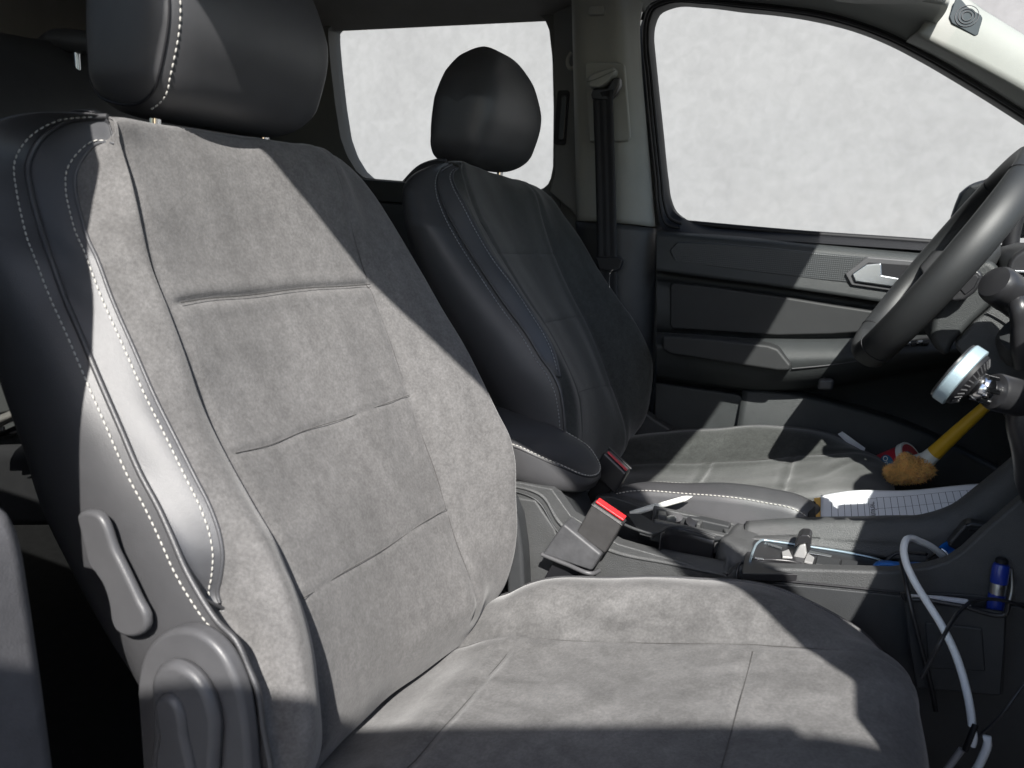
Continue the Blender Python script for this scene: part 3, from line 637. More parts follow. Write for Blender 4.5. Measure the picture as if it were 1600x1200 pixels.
E9 = [(-.47, -.56), (-.385, -.520), (-.355, -.497), (-.236, -.455), (-.123, -.426), (-.077, -.417), (-.025, -.417), (.027, -.430), (.071, -.451), (.094, -.475), (.102, -.52), (.102, -.62)]
sh = lambda L, dx, dz: [(x + dx * max(0, min(1, (x + .1) / .2)), z + dz) for x, z in L]
cols = [xz(sh(E9, .0, -.14), .385), xz(sh(E9, .0, -.02), .392), xz(sh(E9, .0, .006), .425), xz(sh(E9, .01, .010), .465), xz(S1, .515), xz(sh(S1, .006, -.006), .60), xz(sh(S1, .006, -.007), .70), xz(S1, .79),
        xz([(x, z + .008) for x, z in E9[:6]] + [(.040, -.424), (.080, -.440), (.104, -.468), (.112, -.52), (.112, -.62)], .855), xz(E9, .898), xz(sh(E9, .004, -.03), .908), xz(sh(E9, 0, -.16), .906)]
def wl_(pts, y0, dz=0.0):
    return np.array([Z(px, py, z) for px, py, z in pts])
wr1 = wl_([(817, 1112, -.475), (860, 1085, -.47), (895, 1058, -.468), (912, 1030, -.466), (919, 1011, -.463)], 0)
wr2 = wl_([(930, 1060, -.463), (990, 1052, -.455), (1050, 1060, -.447), (1110, 1080, -.44)], 0)
wr3 = wl_([(880, 1092, -.47), (940, 1085, -.463), (1000, 1090, -.455)], 0)
sX = lambda x, i0, i1: (lambda G, ix: np.array([[np.interp(x(c), G[c, :110, 0], G[c, :110, k]) for k in range(3)] for c in range(ix[i0], ix[i1] + 1, 3)]))
cushion(near, cols, [4, 5, 7, 8, 14, 16, 14, 12, 8, 3, 4], (9,), m_suede_worn, m_thread,
        [(lambda G, ix: G[ix[7], 4:150:5], .003, .0055, .0012), (lambda G, ix: G[ix[4], 4:150:5], .003, .006, .001), (sX(lambda c: -.322, 4, 7), .003, .005, .0012), (sX(lambda c: -.046, 4, 7), .002, .004, .0008),
         (wr1, .0030, .011, .001), (wr2, .0022, .010, .0012), (wr3, .0020, .009, .0012)],
        (0, 1), [9], [(9, 1)], [(lambda G, ix: G[ix[7], 14:140:2]), (lambda G, ix: G[ix[4], 14:140:2]), sX(lambda c: -.322, 4, 7), sX(lambda c: -.046, 4, 7)])
E1 = [(-.36, -.425), (-.30, -.412), (-.28, -.403), (-.185, -.385), (-.081, -.375), (-.030, -.378), (-.005, -.395), (.012, -.425), (.02, -.50), (.02, -.62)]
E2 = [(-.36, -.435), (-.30, -.418), (-.278, -.407), (-.195, -.388), (-.127, -.376), (-.075, -.372), (-.028, -.376), (.002, -.392), (.022, -.425), (.03, -.50), (.03, -.62)]
T1 = [(-.42, -.495), (-.337, -.475), (-.24, -.455), (-.137, -.428), (-.026, -.396), (.05, -.380), (.094, -.396), (.110, -.45), (.112, -.62)]
E7 = [(-.42, -.46), (-.359, -.439), (-.305, -.425), (-.225, -.406), (-.139, -.384), (-.085, -.378), (-.035, -.377), (.017, -.384), (.059, -.402), (.085, -.42), (.104, -.468), (.106, -.62)]
cols = [xz(sh(E1, 0, -.22), 1.072), xz(sh(E1, 0, -.05), 1.070), xz(E1, 1.08), xz(sh(E2, 0, .010), 1.105), xz(E2, 1.132), xz(sh(E2, 0, -.018), 1.155), xz(T1, 1.19), xz(sh(T1, .004, -.006), 1.27), xz(sh(T1, .004, -.006), 1.37), xz(sh(T1, 0, .003), 1.46),
        xz(sh(E7, .004, .004), 1.53), xz(E7, 1.568), xz(sh(E7, 0, -.03), 1.578), xz(sh(E7, 0, -.2), 1.574)]
fw = [(wl_([(1115, 740, -.425), (1150, 748, -.418), (1200, 752, -.41), (1232, 752, -.402)], 0), .0015, .008, .0005), (wl_([(1240, 745, -.40), (1280, 736, -.392), (1330, 724, -.385), (1360, 720, -.38)], 0), .0012, .007, .0005),
      (wl_([(1100, 752, -.43), (1160, 757, -.42), (1215, 758, -.41)], 0), .001, .006, .0004)]
cushion(far_, cols, [4, 5, 6, 6, 5, 6, 10, 12, 12, 10, 8, 3, 4], (2, 4, 11), m_fabric, m_thread,
        [(lambda G, ix: G[ix[9], 4:140:5], .0028, .005, .001), (lambda G, ix: G[ix[6], 4:140:5], .003, .006, 0), (sX(lambda c: -.215, 6, 9), .0025, .0045, .0008), (sX(lambda c: -.066, 6, 9), .0022, .004, .0008)] + fw,
        (0, 4), [11], [(2, 0), (4, -1)], [(lambda G, ix: G[ix[9], 8:140:2])])
# plastic valance, recliner cover, knob and lever on the near seat; seat frames
def plate(name, px, y, th, m, parent, bevel, seg=3, sc=1.0): return prism(name, YP(px, y), (0, th, 0), m, parent, bevel, seg, sc)
cov = [(212, 1085), (215, 1050), (225, 1018), (246, 994), (274, 983), (300, 985), (322, 997), (346, 1022), (362, 1052), (374, 1086), (382, 1130), (388, 1200), (392, 1300), (228, 1300), (220, 1200)]
cv = plate('recliner_cover', spline(np.array([(a, b, 0) for a, b in cov]), 60)[:, :2], .392, .016, m_greyp, near, .009, 4)
kn = [(234, 1092), (234, 1062), (243, 1044), (262, 1036), (282, 1042), (302, 1058), (322, 1090), (333, 1130), (332, 1180), (322, 1240), (240, 1240), (236, 1150)]
plate('recliner_knob', spline(np.array([(a, b, 0) for a, b in kn]), 50)[:, :2], .380, .014, m_greyp, near, .009, 4)
cp = [(237, 1100), (246, 1090), (258, 1088), (272, 1100), (281, 1122), (285, 1150), (290, 1240), (252, 1240), (244, 1150)]
plate('knob_cap', spline(np.array([(a, b, 0) for a, b in cp]), 40)[:, :2], .374, .012, m_greyp, near, .006, 3)
lv = [(117, 806), (126, 799), (141, 799), (180, 868), (214, 938), (228, 968), (227, 986), (216, 995), (197, 997), (180, 988), (172, 972), (168, 945), (157, 912), (137, 885), (128, 850)]
plate('recline_lever', spline(np.array([(a, b, 0) for a, b in lv + lv[:1]]), 60)[:-1, :2], .390, .009, m_greyp, near, .0065, 4)
prism('seat_frame', [(-.44, .42, -.60), (.06, .42, -.55), (.06, .42, -.74), (-.44, .42, -.74)], (0, .46, 0), m_grainf, near, .01)
prism('seat_frame', [(-.44, 1.09, -.56), (.06, 1.09, -.50), (.06, 1.09, -.74), (-.44, 1.09, -.74)], (0, .46, 0), m_grainf, far_, .01)
for s_, yy in ((near, .47), (near, .83), (far_, 1.14), (far_, 1.50)):
    prism('seat_rail', [(-.45, yy, -.74), (.10, yy, -.74), (.10, yy, -.87), (-.45, yy, -.87)], (0, .03, 0), m_greyp, s_, .004)
prism('hinge_cover', YP([(800, 760), (812, 775), (822, 800), (829, 850), (833, 925), (806, 930)], .925), (0, -.03, 0), m_grainf, near, .006, 3)
prism('hinge_cover', YP([(1003, 640), (1022, 655), (1050, 672), (1010, 700), (985, 705)], 1.56), (0, .03, 0), m_grainf, far_, .006, 3)

# rear bench behind
rb = root('rear_bench_seat', (-1.5, .8, -.85), 'dark rear bench seat in the shade behind the front passenger seat', 'car seat')
tp = np.array([X(x, y, -1.45) for x, y in ((-60, 75), (-20, 74), (4, 73), (24, 71), (45, 74), (70, 79), (110, 80), (150, 79), (230, 79), (330, 80))])
sc_ = 1.45 / abs(ray(100, 70)[0] * .8 / ray(100, 70)[1])
bt = tp.copy(); bt[:, 2] = -.5; bt[:, 0] += .14
G, _ = net([tp + A(-.12, 0, -.02), tp + A(-.02, 0, .0), (tp + A(.02, 0, -.04)), (tp + bt) / 2, bt], 40, [3, 3, 8, 8]); sheet('bench_backrest', G, m_leather, rb, solid=.02)
hp = YP([(63, 66), (70, 56), (85, 51), (108, 50), (125, 53), (140, 58), (140, 76), (100, 79), (66, 77)], .8) * sc_
tube('bench_headrest', YP([(68, 67), (84, 64), (104, 63.5), (124, 65), (150, 68)], .8) * sc_, [.012, .021, .022, .021, .018], m_leather, rb, seg=16, n=30)
q = Y(117, 80, .8) * sc_; tube('headrest_post', [q + A(.005, 0, .0), q + A(.005, 0, -.045)], .006, m_satin, rb)
prism('bench_cushion', YP([(-60, 704), (60, 700), (100, 760), (100, 830), (-60, 830)], .66), (-.45, .3, 0), m_leather, rb, .02)
rp = root('rear_floor_tray', tuple(Y(20, 690, .62)), 'greenish grey panel edge low on the left beside the foreground seat', 'panel')
prism('panel_edge', YP([(-40, 672), (50, 676), (54, 694), (-40, 697)], .60), (0, .1, 0), m_hood, rp, .003)
prism('panel_face', YP([(-40, 520), (0, 520), (13, 560), (36, 640), (-40, 655)], .66), (0, .1, 0), m_hood, rp, .004)
rbk = root('rear_belt_strap', tuple(Y(18, 650, .57)), 'crumpled rear seat belt end with silver tongue at the left edge', 'seat belt')
st_ = [YP([(-40, 665), (0, 648), (20, 639), (37, 627)], .57), YP([(-40, 672), (0, 655), (22, 646), (38, 636)], .56), YP([(-40, 685), (0, 668), (25, 656), (42, 650)], .57)]
G, _ = net(st_, 24, [4, 4]); sheet('strap', G, mat('grey_strap', (.30, .29, .27), .6, .5, .5, 1200), rbk, solid=.0015, flip=True)
prism('buckle_body', YP([(-40, 682), (5, 672), (44, 655), (48, 675), (-40, 690)], .58), (0, .02, 0), m_black, rbk, .004)
box('tongue', Y(3, 669, .572), EX, EY, EZ, (.008, .004, .006), m_chrome, rbk, .001)
# ------------------------------------------------------------------ centre console
con = root('centre_console', (-.1, 1.0, -.88), 'black grained centre console with armrest, cup holder and gear selector between the seats', 'console')
YN, YF = .945, 1.055
side = [(770, 752), (812, 754), (862, 764), (892, 806), (966, 850), (1127, 896), (1134, 899)]
sp = YP(side, YN); tail = A([sp[-1][0] + .02, YN, sp[-1][2] - .012], [.32, YN, -.46], [.32, YN, -.88], [-.60, YN, -.88], [-.60, YN, sp[0][2]])
prism('side_wall', np.vstack([sp, tail]), (0, .022, 0), m_grain, con, .002)
# bright bevelled band along the top of the side wall
bo = YP([(780, 758), (808, 761), (845, 775), (873, 818), (955, 862), (1050, 882), (1128, 899)], YN - .004)
bi = YP([(780, 746), (812, 750), (863, 760), (893, 800), (970, 841), (1060, 862), (1134, 876)], YN + .026)
G, _ = net([bo + A(0, .006, -.006), bo, bo * .5 + bi * .5 + A(0, -.001, .002), bi, bi + A(0, .004, -.02)], 60, [2, 4, 4, 3], sharp=(1, 3)); sheet('top_band', G, m_grain, con, flip=True)
ib = YP([(806, 768), (838, 781), (868, 826), (880, 842), (890, 870)], YN - .0015); tube('side_inset_edge', ib, .0014, m_grainf, con, seg=6)
prism('side_inset', YP([(770, 772), (836, 782), (866, 826), (886, 880), (880, 960), (770, 960)], YN - .004), (0, .01, 0), m_grain, con, .003)
# cup holder tray
prism('tray_floor', [(-.40, YN + .02, -.50), (-.10, YN + .02, -.47), (-.10, YF + .01, -.47), (-.40, YF + .01, -.50)], (0, 0, -.01), m_smooth, con, .001)
fw_ = [Y(930, 776, YF - .01), Y(955, 775, YF - .01), Y(985, 785, YF - .01), Y(1012, 793, YF - .01), Y(1048, 802, YF - .01), Y(1140, 822, YF - .01)]
fw_ = np.array(fw_); lo = fw_.copy(); lo[:, 2] = -.50
prism('tray_far_wall', np.vstack([fw_, lo[::-1]]), (0, .018, 0), m_grainf, con, .003)
rl = [Y(1012, 794, 1.030), Y(1026, 788, 1.052), Y(1045, 790, 1.062), Y(1140, 810, 1.062), Y(1160, 818, 1.062), Y(1148, 834, 1.030), Y(1112, 828, 1.030), Y(1060, 814, 1.030)]
rl = np.array(rl); cz = lambda P: np.column_stack([P[:, 0], P[:, 1], -.405 - .05 * (P[:, 0] + .2)])
# coin rail: frame bars round two slots
def zc(x): return np.interp(x, [-.27, -.20, -.12, -.06], [-.395, -.402, -.413, -.416])
def cpt(px, py):                    # point on the coin rail's sloping top
    z = -.405
    for _ in range(4): p = Z(px, py, z); z = zc(p[0])
    return Z(px, py, z)
def bar(name, a, b, w_, h_, m): 
    a, b = np.asarray(a), np.asarray(b); d = nrm(b - a); s_ = nrm(np.cross(d, EZ)); u = np.cross(s_, d)
    return prism(name, [a + s_ * w_ / 2, a - s_ * w_ / 2, b - s_ * w_ / 2, b + s_ * w_ / 2], -u * h_, m, con, .002)
bar('coin_rail', cpt(1022, 791), cpt(1148, 817), .010, .03, m_grain)
bar('coin_rail', cpt(1022, 812), cpt(1140, 836), .012, .03, m_grain)
bar('coin_rail', cpt(1028, 800), cpt(1042, 803), .020, .03, m_grain); bar('coin_rail', cpt(1091, 818), cpt(1099, 808), .006, .03, m_grain)
bar('coin_rail', cpt(1130, 825), cpt(1160, 829), .034, .03, m_grain)
prism('coin_slot_floor', [cpt(1035, 812) - A(0, 0, .014), cpt(1045, 796) - A(0, 0, .014), cpt(1135, 814) - A(0, 0, .014), cpt(1125, 832) - A(0, 0, .014)], (0, 0, -.004), m_smooth, con, .0005)
# divider lip of the cup holder
lip_ = [cpt(960, 812), cpt(1000, 829), cpt(1020, 834), cpt(1032, 830), cpt(1047, 823), cpt(1060, 823), cpt(1118, 838)]
tube('cup_holder_lip', np.array(lip_), .0022, m_grainf, con, seg=8)
lw_ = np.array(lip_[3:]); lw2 = lw_.copy(); lw2[:, 2] -= .06
G, _ = net([lw_, lw2], 40, [4]); sheet('cup_holder_wall', G, m_smooth, con, solid=.002)
pl_ = [cpt(1022, 813), cpt(1140, 837), cpt(1118, 839), cpt(1060, 824), cpt(1047, 824), cpt(1030, 831), cpt(1018, 834), cpt(1000, 829), cpt(978, 800), cpt(1000, 800)]
prism('tray_shelf', np.array(pl_) - A(0, 0, .002), (0, 0, -.004), m_grainf, con, .001)
# saddle between tray and gear panel
sa = [cpt(1112, 838), cpt(1140, 812), cpt(1165, 818), cpt(1186, 828)]
s1 = np.array([Y(1127, 897, .947), Y(1135, 872, .975), cpt(1128, 850), cpt(1140, 836), cpt(1152, 822), cpt(1165, 816)])
s2 = np.array([Y(1137, 899, .947), Y(1142, 882, .972), cpt(1160, 858), cpt(1172, 845), cpt(1184, 834), cpt(1190, 826)])
s3 = np.array([Y(1150, 885, .95), Y(1156, 880, .975), cpt(1172, 866), cpt(1180, 852), cpt(1192, 842), cpt(1202, 836)])
s3[:, 2] -= .004
G, _ = net([s1 + A(-.004, 0, -.03), s1, s2, s3, s3 + A(.004, 0, -.03)], 40, [2, 6, 6, 2], sharp=(1, 2, 3)); sheet('saddle', G, m_grain, con, solid=.003)
tube('saddle_joint', s2[:3] + A(0, 0, .0005), .0012, m_black, con, seg=6)
# near wall of the gear well, sweeping up to the dashboard
nt_ = [(1136, 899), (1150, 886), (1250, 889), (1392, 893), (1450, 886), (1478, 878), (1503, 862), (1535, 832), (1600, 776), (1680, 705)]
np_ = YP(nt_, YN - .004)
bt_ = A([.42, YN - .004, -.2], [.42, YN - .004, -.88], [-.12, YN - .004, -.88])
prism('gear_well_near_wall', np.vstack([np_, bt_]), (0, .020, 0), m_grain, con, .004, 3)
tube('panel_joint', YP([(1150, 902), (1260, 911), (1420, 927), (1500, 935), (1620, 946)], YN - .0045), .0016, m_black, con, seg=6)
prism('lower_side_panel', np.vstack([YP([(1100, 904), (1260, 916), (1420, 932), (1640, 952)], YN - .007), A([.42, YN - .007, -.88], [-.16, YN - .007, -.88])]), (0, .01, 0), m_grainf, con, .002)
# far wall of the gear well
ft_ = np.array([Y(1165, 824, YF + .005), Y(1220, 820, YF + .005), Y(1275, 818, YF + .005), Y(1380, 816, YF + .005), Y(1450, 812, YF + .005), Y(1490, 799, YF + .005), Y(1530, 770, YF + .005), Y(1600, 712, YF + .005), Y(1680, 640, YF + .005)])
fb_ = ft_.copy(); fb_[:, 1] = np.interp(ft_[:, 0], [-.1, -.05, .05, .1], [1.025, 1.037, 1.048, 1.044]); fb_[:, 2] = np.minimum(ft_[:, 2] - .008, np.interp(ft_[:, 0], [-.12, .12], [-.4165, -.4025]))
fm_ = ft_ + A(0, -.007, -.012)
G, _ = net([ft_ + A(0, .035, -.25), ft_ + A(0, .022, -.003), ft_ + A(0, .012, .001), ft_, fm_, (fm_ + fb_) / 2, fb_], 60, [3, 2, 3, 3, 4, 4]); sheet('gear_well_far_wall', G, m_grain, con, solid=.004)
# gear panel
def gp(px, py):
    z = -.41
    for _ in range(5): p = Z(px, py, z); z = np.interp(p[0], [-.12, .12], [-.416, -.402])
    return Z(px, py, z)
gpl = np.array([gp(*q) for q in ((1160, 888), (1164, 868), (1172, 850), (1181, 842), (1195, 841), (1260, 852), (1339, 866), (1372, 876), (1420, 884), (1420, 900), (1160, 896))])
prism('gear_panel', gpl, (0, 0, -.01), m_smooth, con, .001)
prism('gear_well_floor', [(-.11, .95, -.452), (.30, .95, -.425), (.30, 1.05, -.425), (-.11, 1.05, -.452)], (0, 0, -.01), m_grainf, con, .001)
tube('gear_panel_trim', np.array([gp(*q) for q in ((1172, 878), (1177, 862), (1184, 850), (1192, 845.5), (1205, 847), (1260, 855), (1339, 868), (1366, 874), (1382, 880))]) + A(0, 0, .0015), .0019, mat('blue_grey_trim', (.42, .52, .58), .25, .5, metal=.7), con, seg=8)
for q in (((1199, 850), (1222, 857), (1221, 860), (1200, 853)), ((1265, 862), (1300, 870), (1298, 872), (1262, 866)), ((1179, 872), (1193, 874), (1193, 876), (1179, 874))):
    prism('panel_accent', np.array([gp(*k) for k in q]) + A(0, 0, .002), (0, 0, -.001), m_satin, con, .0003)
for q in (((1221, 866), (1232, 862), (1238, 875), (1222, 874)), ((1261, 868), (1272, 875), (1269, 884), (1256, 881))):
    prism('gate_plate', np.array([gp(*k) for k in q]) + A(0, 0, .004), (0, 0, -.003), m_silver, con, .0008)
prism('panel_button', np.array([gp(*k) for k in ((1277, 871), (1312, 876), (1310, 888), (1274, 884))]) + A(0, 0, .003), (0, 0, -.003), m_grainf, con, .0008)
prism('panel_button', np.array([gp(*k) for k in ((1315, 877), (1340, 880), (1338, 890), (1313, 888))]) + A(0, 0, .003), (0, 0, -.003), m_grainf, con, .0008)
b0 = gp(1248, 882)
sv = [Y(1235, 877, 1.0), Y(1249, 851, 1.0), Y(1259, 848, 1.0), Y(1261, 863, 1.0), Y(1255, 882, 1.0)]
gs = prism('gear_selector', np.array(sv) - A(0, .004, 0), (0, .02, 0), m_silver, con, .0025, 3)
kb = [Y(1240, 857, .996), Y(1246, 840, .996), Y(1252, 835.5, .996), Y(1263, 836, .996), Y(1268, 840, .996), Y(1266, 861, .996), Y(1261, 864, .996), Y(1260, 849, .996), Y(1249, 851, .996)]
prism('selector_grip', np.array(kb), (0, .026, 0), m_smooth, con, .0025, 3)
# armrest: rounded pad, tilted slightly towards the front
pl2 = spline(A(*[(-.66, .948, 0), (-.46, .944, 0), (-.385, .947, 0), (-.338, .960, 0), (-.312, .985, 0), (-.305, 1.012, 0), (-.312, 1.045, 0), (-.338, 1.070, 0), (-.39, 1.081, 0), (-.47, 1.084, 0), (-.66, 1.084, 0)]), 80)
cen = A(-.50, 1.013, 0)
def azt(x): return np.interp(x, [-.66, -.48, -.40, -.34, -.30], [-.296, -.306, -.318, -.338, -.362])
rings = []
for sx, h, dz in ((.90, 0, -.006), (.96, 0, -.002), (1.0, 0, .008), (1.006, .45, 0), (1.0, .82, 0), (.992, .93, 0), (.975, .985, 0), (.93, 1.02, 0), (.80, 1.045, 0), (.45, 1.07, 0), (.02, 1.075, 0)):
    q = cen + (pl2 - cen) * A(1, sx, 1); q[:, 0] = pl2[:, 0] - (1 - sx) * .10 * np.clip((pl2[:, 0] + .55) / .2, 0, 1)
    zt = azt(pl2[:, 0]); zb = np.interp(pl2[:, 0], [-.66, -.40, -.30], [-.350, -.366, -.378]); q[:, 2] = zb + (zt - zb) * h + dz; rings.append(q)
G = np.array(rings); n_r = len(pl2)
ar = fixn(mk('armrest', G.reshape(-1, 3), gfaces(len(rings), n_r) + [tuple(range(n_r))], m_leather, con, True))
sl1 = G[5] * .5 + G[6] * .5
stitches('armrest_stitching', sl1[8:-8] + A(0, 0, .0012), m_thread, ar, .0058, .0042, .0008)
tube('armrest_piping', G[5][2:-2] + A(0, -.0002, -.001), .0012, m_black, ar, seg=6, smoothpath=False)
prism('armrest_base', [(-.66, .962, -.372), (-.345, .962, -.380), (-.30, .968, -.47), (-.66, .968, -.50)], (0, .095, 0), m_grainf, con, .008, 3)

# ------------------------------------------------------------------ buckles
m_buck = mat('moulded_black_plastic', (.046, .045, .045), .5, .45, .35, 900, .15, 50)
def buckle(name, label, P0, P1, P2, thick, mred, red_in, sleeve=None):
    P0, P1, P2 = map(np.asarray, (P0, P1, P2)); W = P1 - P0; Ln = P2 - P0; T = nrm(np.cross(Ln, W)); T = T if T[1] > 0 else -T
    r = root(name, P2 + Ln * .4, label, 'seat belt buckle', 'front seat belt buckles')
    b = prism('buckle_body', [P0, P1, P1 + Ln, P0 + Ln], T * thick, m_buck if sleeve else m_smooth, r, .0035, 3)
    return r, b, W, Ln, T
P0, P1, P2 = Y(926, 786, .915), Y(973, 818, .915), Y(899, 834, .915)
r1, b1, W, Ln, T = buckle('seat_belt_buckle', 'dark grey buckle with bright red button standing beside the sunlit front seat', P0, P1, P2, .020, m_red, 0, True)
a = P0 - Ln * .03
prism('release_button', [a + W * .05 + T * .002, a + W * .97 + T * .002, a + W * .97 + T * .017, a + W * .05 + T * .017], -nrm(Ln) * .003, m_red, r1, .001)
prism('button_rim', [a + W * -.02 - T * .0005 + Ln * .07, a + W * 1.02 - T * .0005 + Ln * .07, a + W * 1.02 - T * .0005 + Ln * .10, a + W * -.02 - T * .0005 + Ln * .10], T * .021, m_smooth, r1, .0008)
s0, s1_, s2, s3_ = Y(880, 818, .908), Y(940, 867, .908), Y(924, 893, .908), Y(846, 867, .908)
prism('buckle_sleeve', [s0, s1_, s2, s3_], T * .034, mat('worn_grey_plastic', (.07, .071, .075), .5, .4, .06, 700, .25, 45), r1, .004, 3)
tube('sleeve_flange', [s3_ + T * .002, s3_ * .5 + s2 * .5 + nrm(Ln) * .0015, s2 + nrm(W) * .003 + nrm(Ln) * .001, s2 + T * .014 + nrm(W) * .007], .0032, m_greyp, r1, seg=8)
prism('belt_strap', [s3_ * .75 + s2 * .25 + T * .010, s3_ * .2 + s2 * .8 + T * .010, s3_ * .2 + s2 * .8 + T * .010 + Ln * 1.6, s3_ * .75 + s2 * .25 + T * .010 + Ln * 1.6], T * .012, m_black, r1, .002)
P0, P1, P2 = Y(943, 706, 1.062), Y(979, 741, 1.062), Y(923, 737, 1.062)
P2 = P0 + (Y(960, 773, 1.062) - P1)
r2, b2, W, Ln, T = buckle('seat_belt_buckle', 'black buckle with dull red button in shade beside the armrest tip', P0, P1, P2, .026, m_red2, 0)
a = P0 - Ln * .02
prism('release_button', [a + W * .10 + T * .004, a + W * .93 + T * .004, a + W * .93 + T * .0105, a + W * .10 + T * .0105], -nrm(Ln) * .002, m_red2, r2, .0008)
prism('tongue_slot', [a + W * .12 + T * .0135, a + W * .93 + T * .0135, a + W * .93 + T * .0195, a + W * .12 + T * .0195], -nrm(Ln) * .0005, m_greyp, r2, .0003)
prism('buckle_rim', [a + W * 0 + T * .0205, a + W * 1.0 + T * .0205, a + W * 1.0 + T * .026, a + T * .026], -nrm(Ln) * .0025, m_smooth, r2, .001)
prism('belt_strap', [P0 + Ln + W * .2 + T * .008, P0 + Ln + W * .8 + T * .008, P0 + Ln * 2.4 + W * .8 + T * .008, P0 + Ln * 2.4 + W * .2 + T * .008], T * .010, m_black, r2, .002)

# seat belt on the far pillar
sb = root('seat_belt', tuple(Y(950, 440, 1.50)), 'black seat belt hanging down the light grey pillar behind the driver', 'seat belt')
wl1 = np.array([Y(926, 146, 1.535), Y(930, 260, 1.558), Y(933, 400, 1.575), Y(935, 520, 1.58), Y(936, 600, 1.58)])
wr1_ = np.array([Y(957, 140, 1.528), Y(961, 260, 1.553), Y(964, 400, 1.572), Y(966, 520, 1.58), Y(967, 600, 1.58)])
cs = [wl1 + (wr1_ - wl1) * t + A(0, -.0015 * (k % 2), 0) for k, t in enumerate(np.linspace(0, 1, 7))]
G, _ = net(cs, 30, [2] * 6); sheet('webbing', G, m_belt, sb, solid=.0015)
prism('guide_housing', np.array([Y(x, y, 1.532) for x, y in ((922, 148), (925, 156), (950, 158), (962, 146), (968, 132), (968, 120), (958, 121), (948, 137), (926, 138))]), (0, .02, 0), m_smooth, sb, .004, 3)
cap_ = np.array([Y(x, y, 1.526) for x, y in ((916, 121), (925, 114), (945, 107), (959, 103), (961, 112), (950, 126), (935, 136), (920, 136))])
prism('guide_cap', cap_, (0, .03, 0), m_trim, sb, .006, 3)
tube('cap_joint', np.array([Y(x, y, 1.5245) for x, y in ((917, 128), (930, 124), (950, 115), (961, 110))]), .0008, m_hood, sb, seg=6)
prism('belt_stop', np.array([Y(x, y, 1.566) for x, y in ((930, 402), (966, 401), (973, 406), (969, 420), (960, 425), (936, 421))]), (0, .014, 0), m_smooth, sb, .003, 3)
tube('belt_guide_wire', np.array([Y(x, y, 1.56) for x, y in ((958, 421), (954, 425), (952, 440), (953, 455))]), .0014, m_chrome, sb, seg=6)

# ------------------------------------------------------------------ dashboard, column, wheel
da = root('dashboard', (.5, 1.0, -.88), 'black grained dashboard running behind the steering wheel', 'dashboard')
pf = A(*[(1.0, 0, -.03), (.70, 0, .0), (.42, 0, .015), (.29, 0, .008), (.258, 0, -.008), (.252, 0, -.03), (.262, 0, -.08), (.285, 0, -.14), (.30, 0, -.22), (.325, 0, -.30), (.40, 0, -.38), (.60, 0, -.44), (.75, 0, -.60)])
cols = [pf + A(0, y, 0) + A(dx, 0, dz) for y, dx, dz in ((.30, -.01, -.13), (.34, -.045, -.12), (.48, -.045, -.112), (.60, -.045, -.085), (.665, -.045, -.040), (.71, -.045, -.006), (.82, -.045, 0), (.96, -.04, 0), (1.02, -.01, 0), (1.10, -.01, 0))]
G, _ = net([np.array(c) for c in cols], 70, [2, 4, 4, 4, 4, 4, 4, 4, 4]); sheet('passenger_dash', G, m_grain, da)
# driver's side: upper pad, knee panel
pf2 = A(*[(1.0, 0, -.03), (.60, 0, -.005), (.36, 0, -.012), (.285, 0, -.022), (.262, 0, -.040), (.256, 0, -.075), (.262, 0, -.12), (.268, 0, -.16), (.285, 0, -.22), (.32, 0, -.29), (.40, 0, -.36), (.58, 0, -.42), (.75, 0, -.60)])
cols = [pf2 + A(dx, y, 0) for y, dx in ((1.10, .02), (1.13, .0), (1.25, -.005), (1.45, 0), (1.58, .004), (1.62, .03))]
G, _ = net(cols, 80, [2, 6, 8, 6, 3]); sheet('driver_dash', G, m_grain, da)
prism('instrument_hood', np.array([Y(x, y, 1.20) for x, y in ((1573, 420), (1577, 406), (1586, 396), (1600, 388), (1640, 378), (1640, 440), (1576, 436))]), (0, .20, 0), m_smooth, da, .006, 3)
prism('hood_strip', np.array([Y(x, y, 1.195) for x, y in ((1584, 422), (1640, 424), (1640, 428), (1584, 426))]), (0, .01, 0), m_satin, da, .0008)
prism('knee_panel', np.array([Y(x, y, 1.22) for x, y in ((1560, 466), (1600, 480), (1640, 500), (1640, 700), (1575, 660), (1545, 612), (1508, 560), (1490, 540), (1522, 502), (1543, 484))]), (.03, .30, -.02), m_grain, da, .006, 3)
tube('panel_gap', np.array([Y(x, y, 1.218) for x, y in ((1541, 488), (1562, 499), (1580, 512))]), .0012, m_black, da, seg=6)

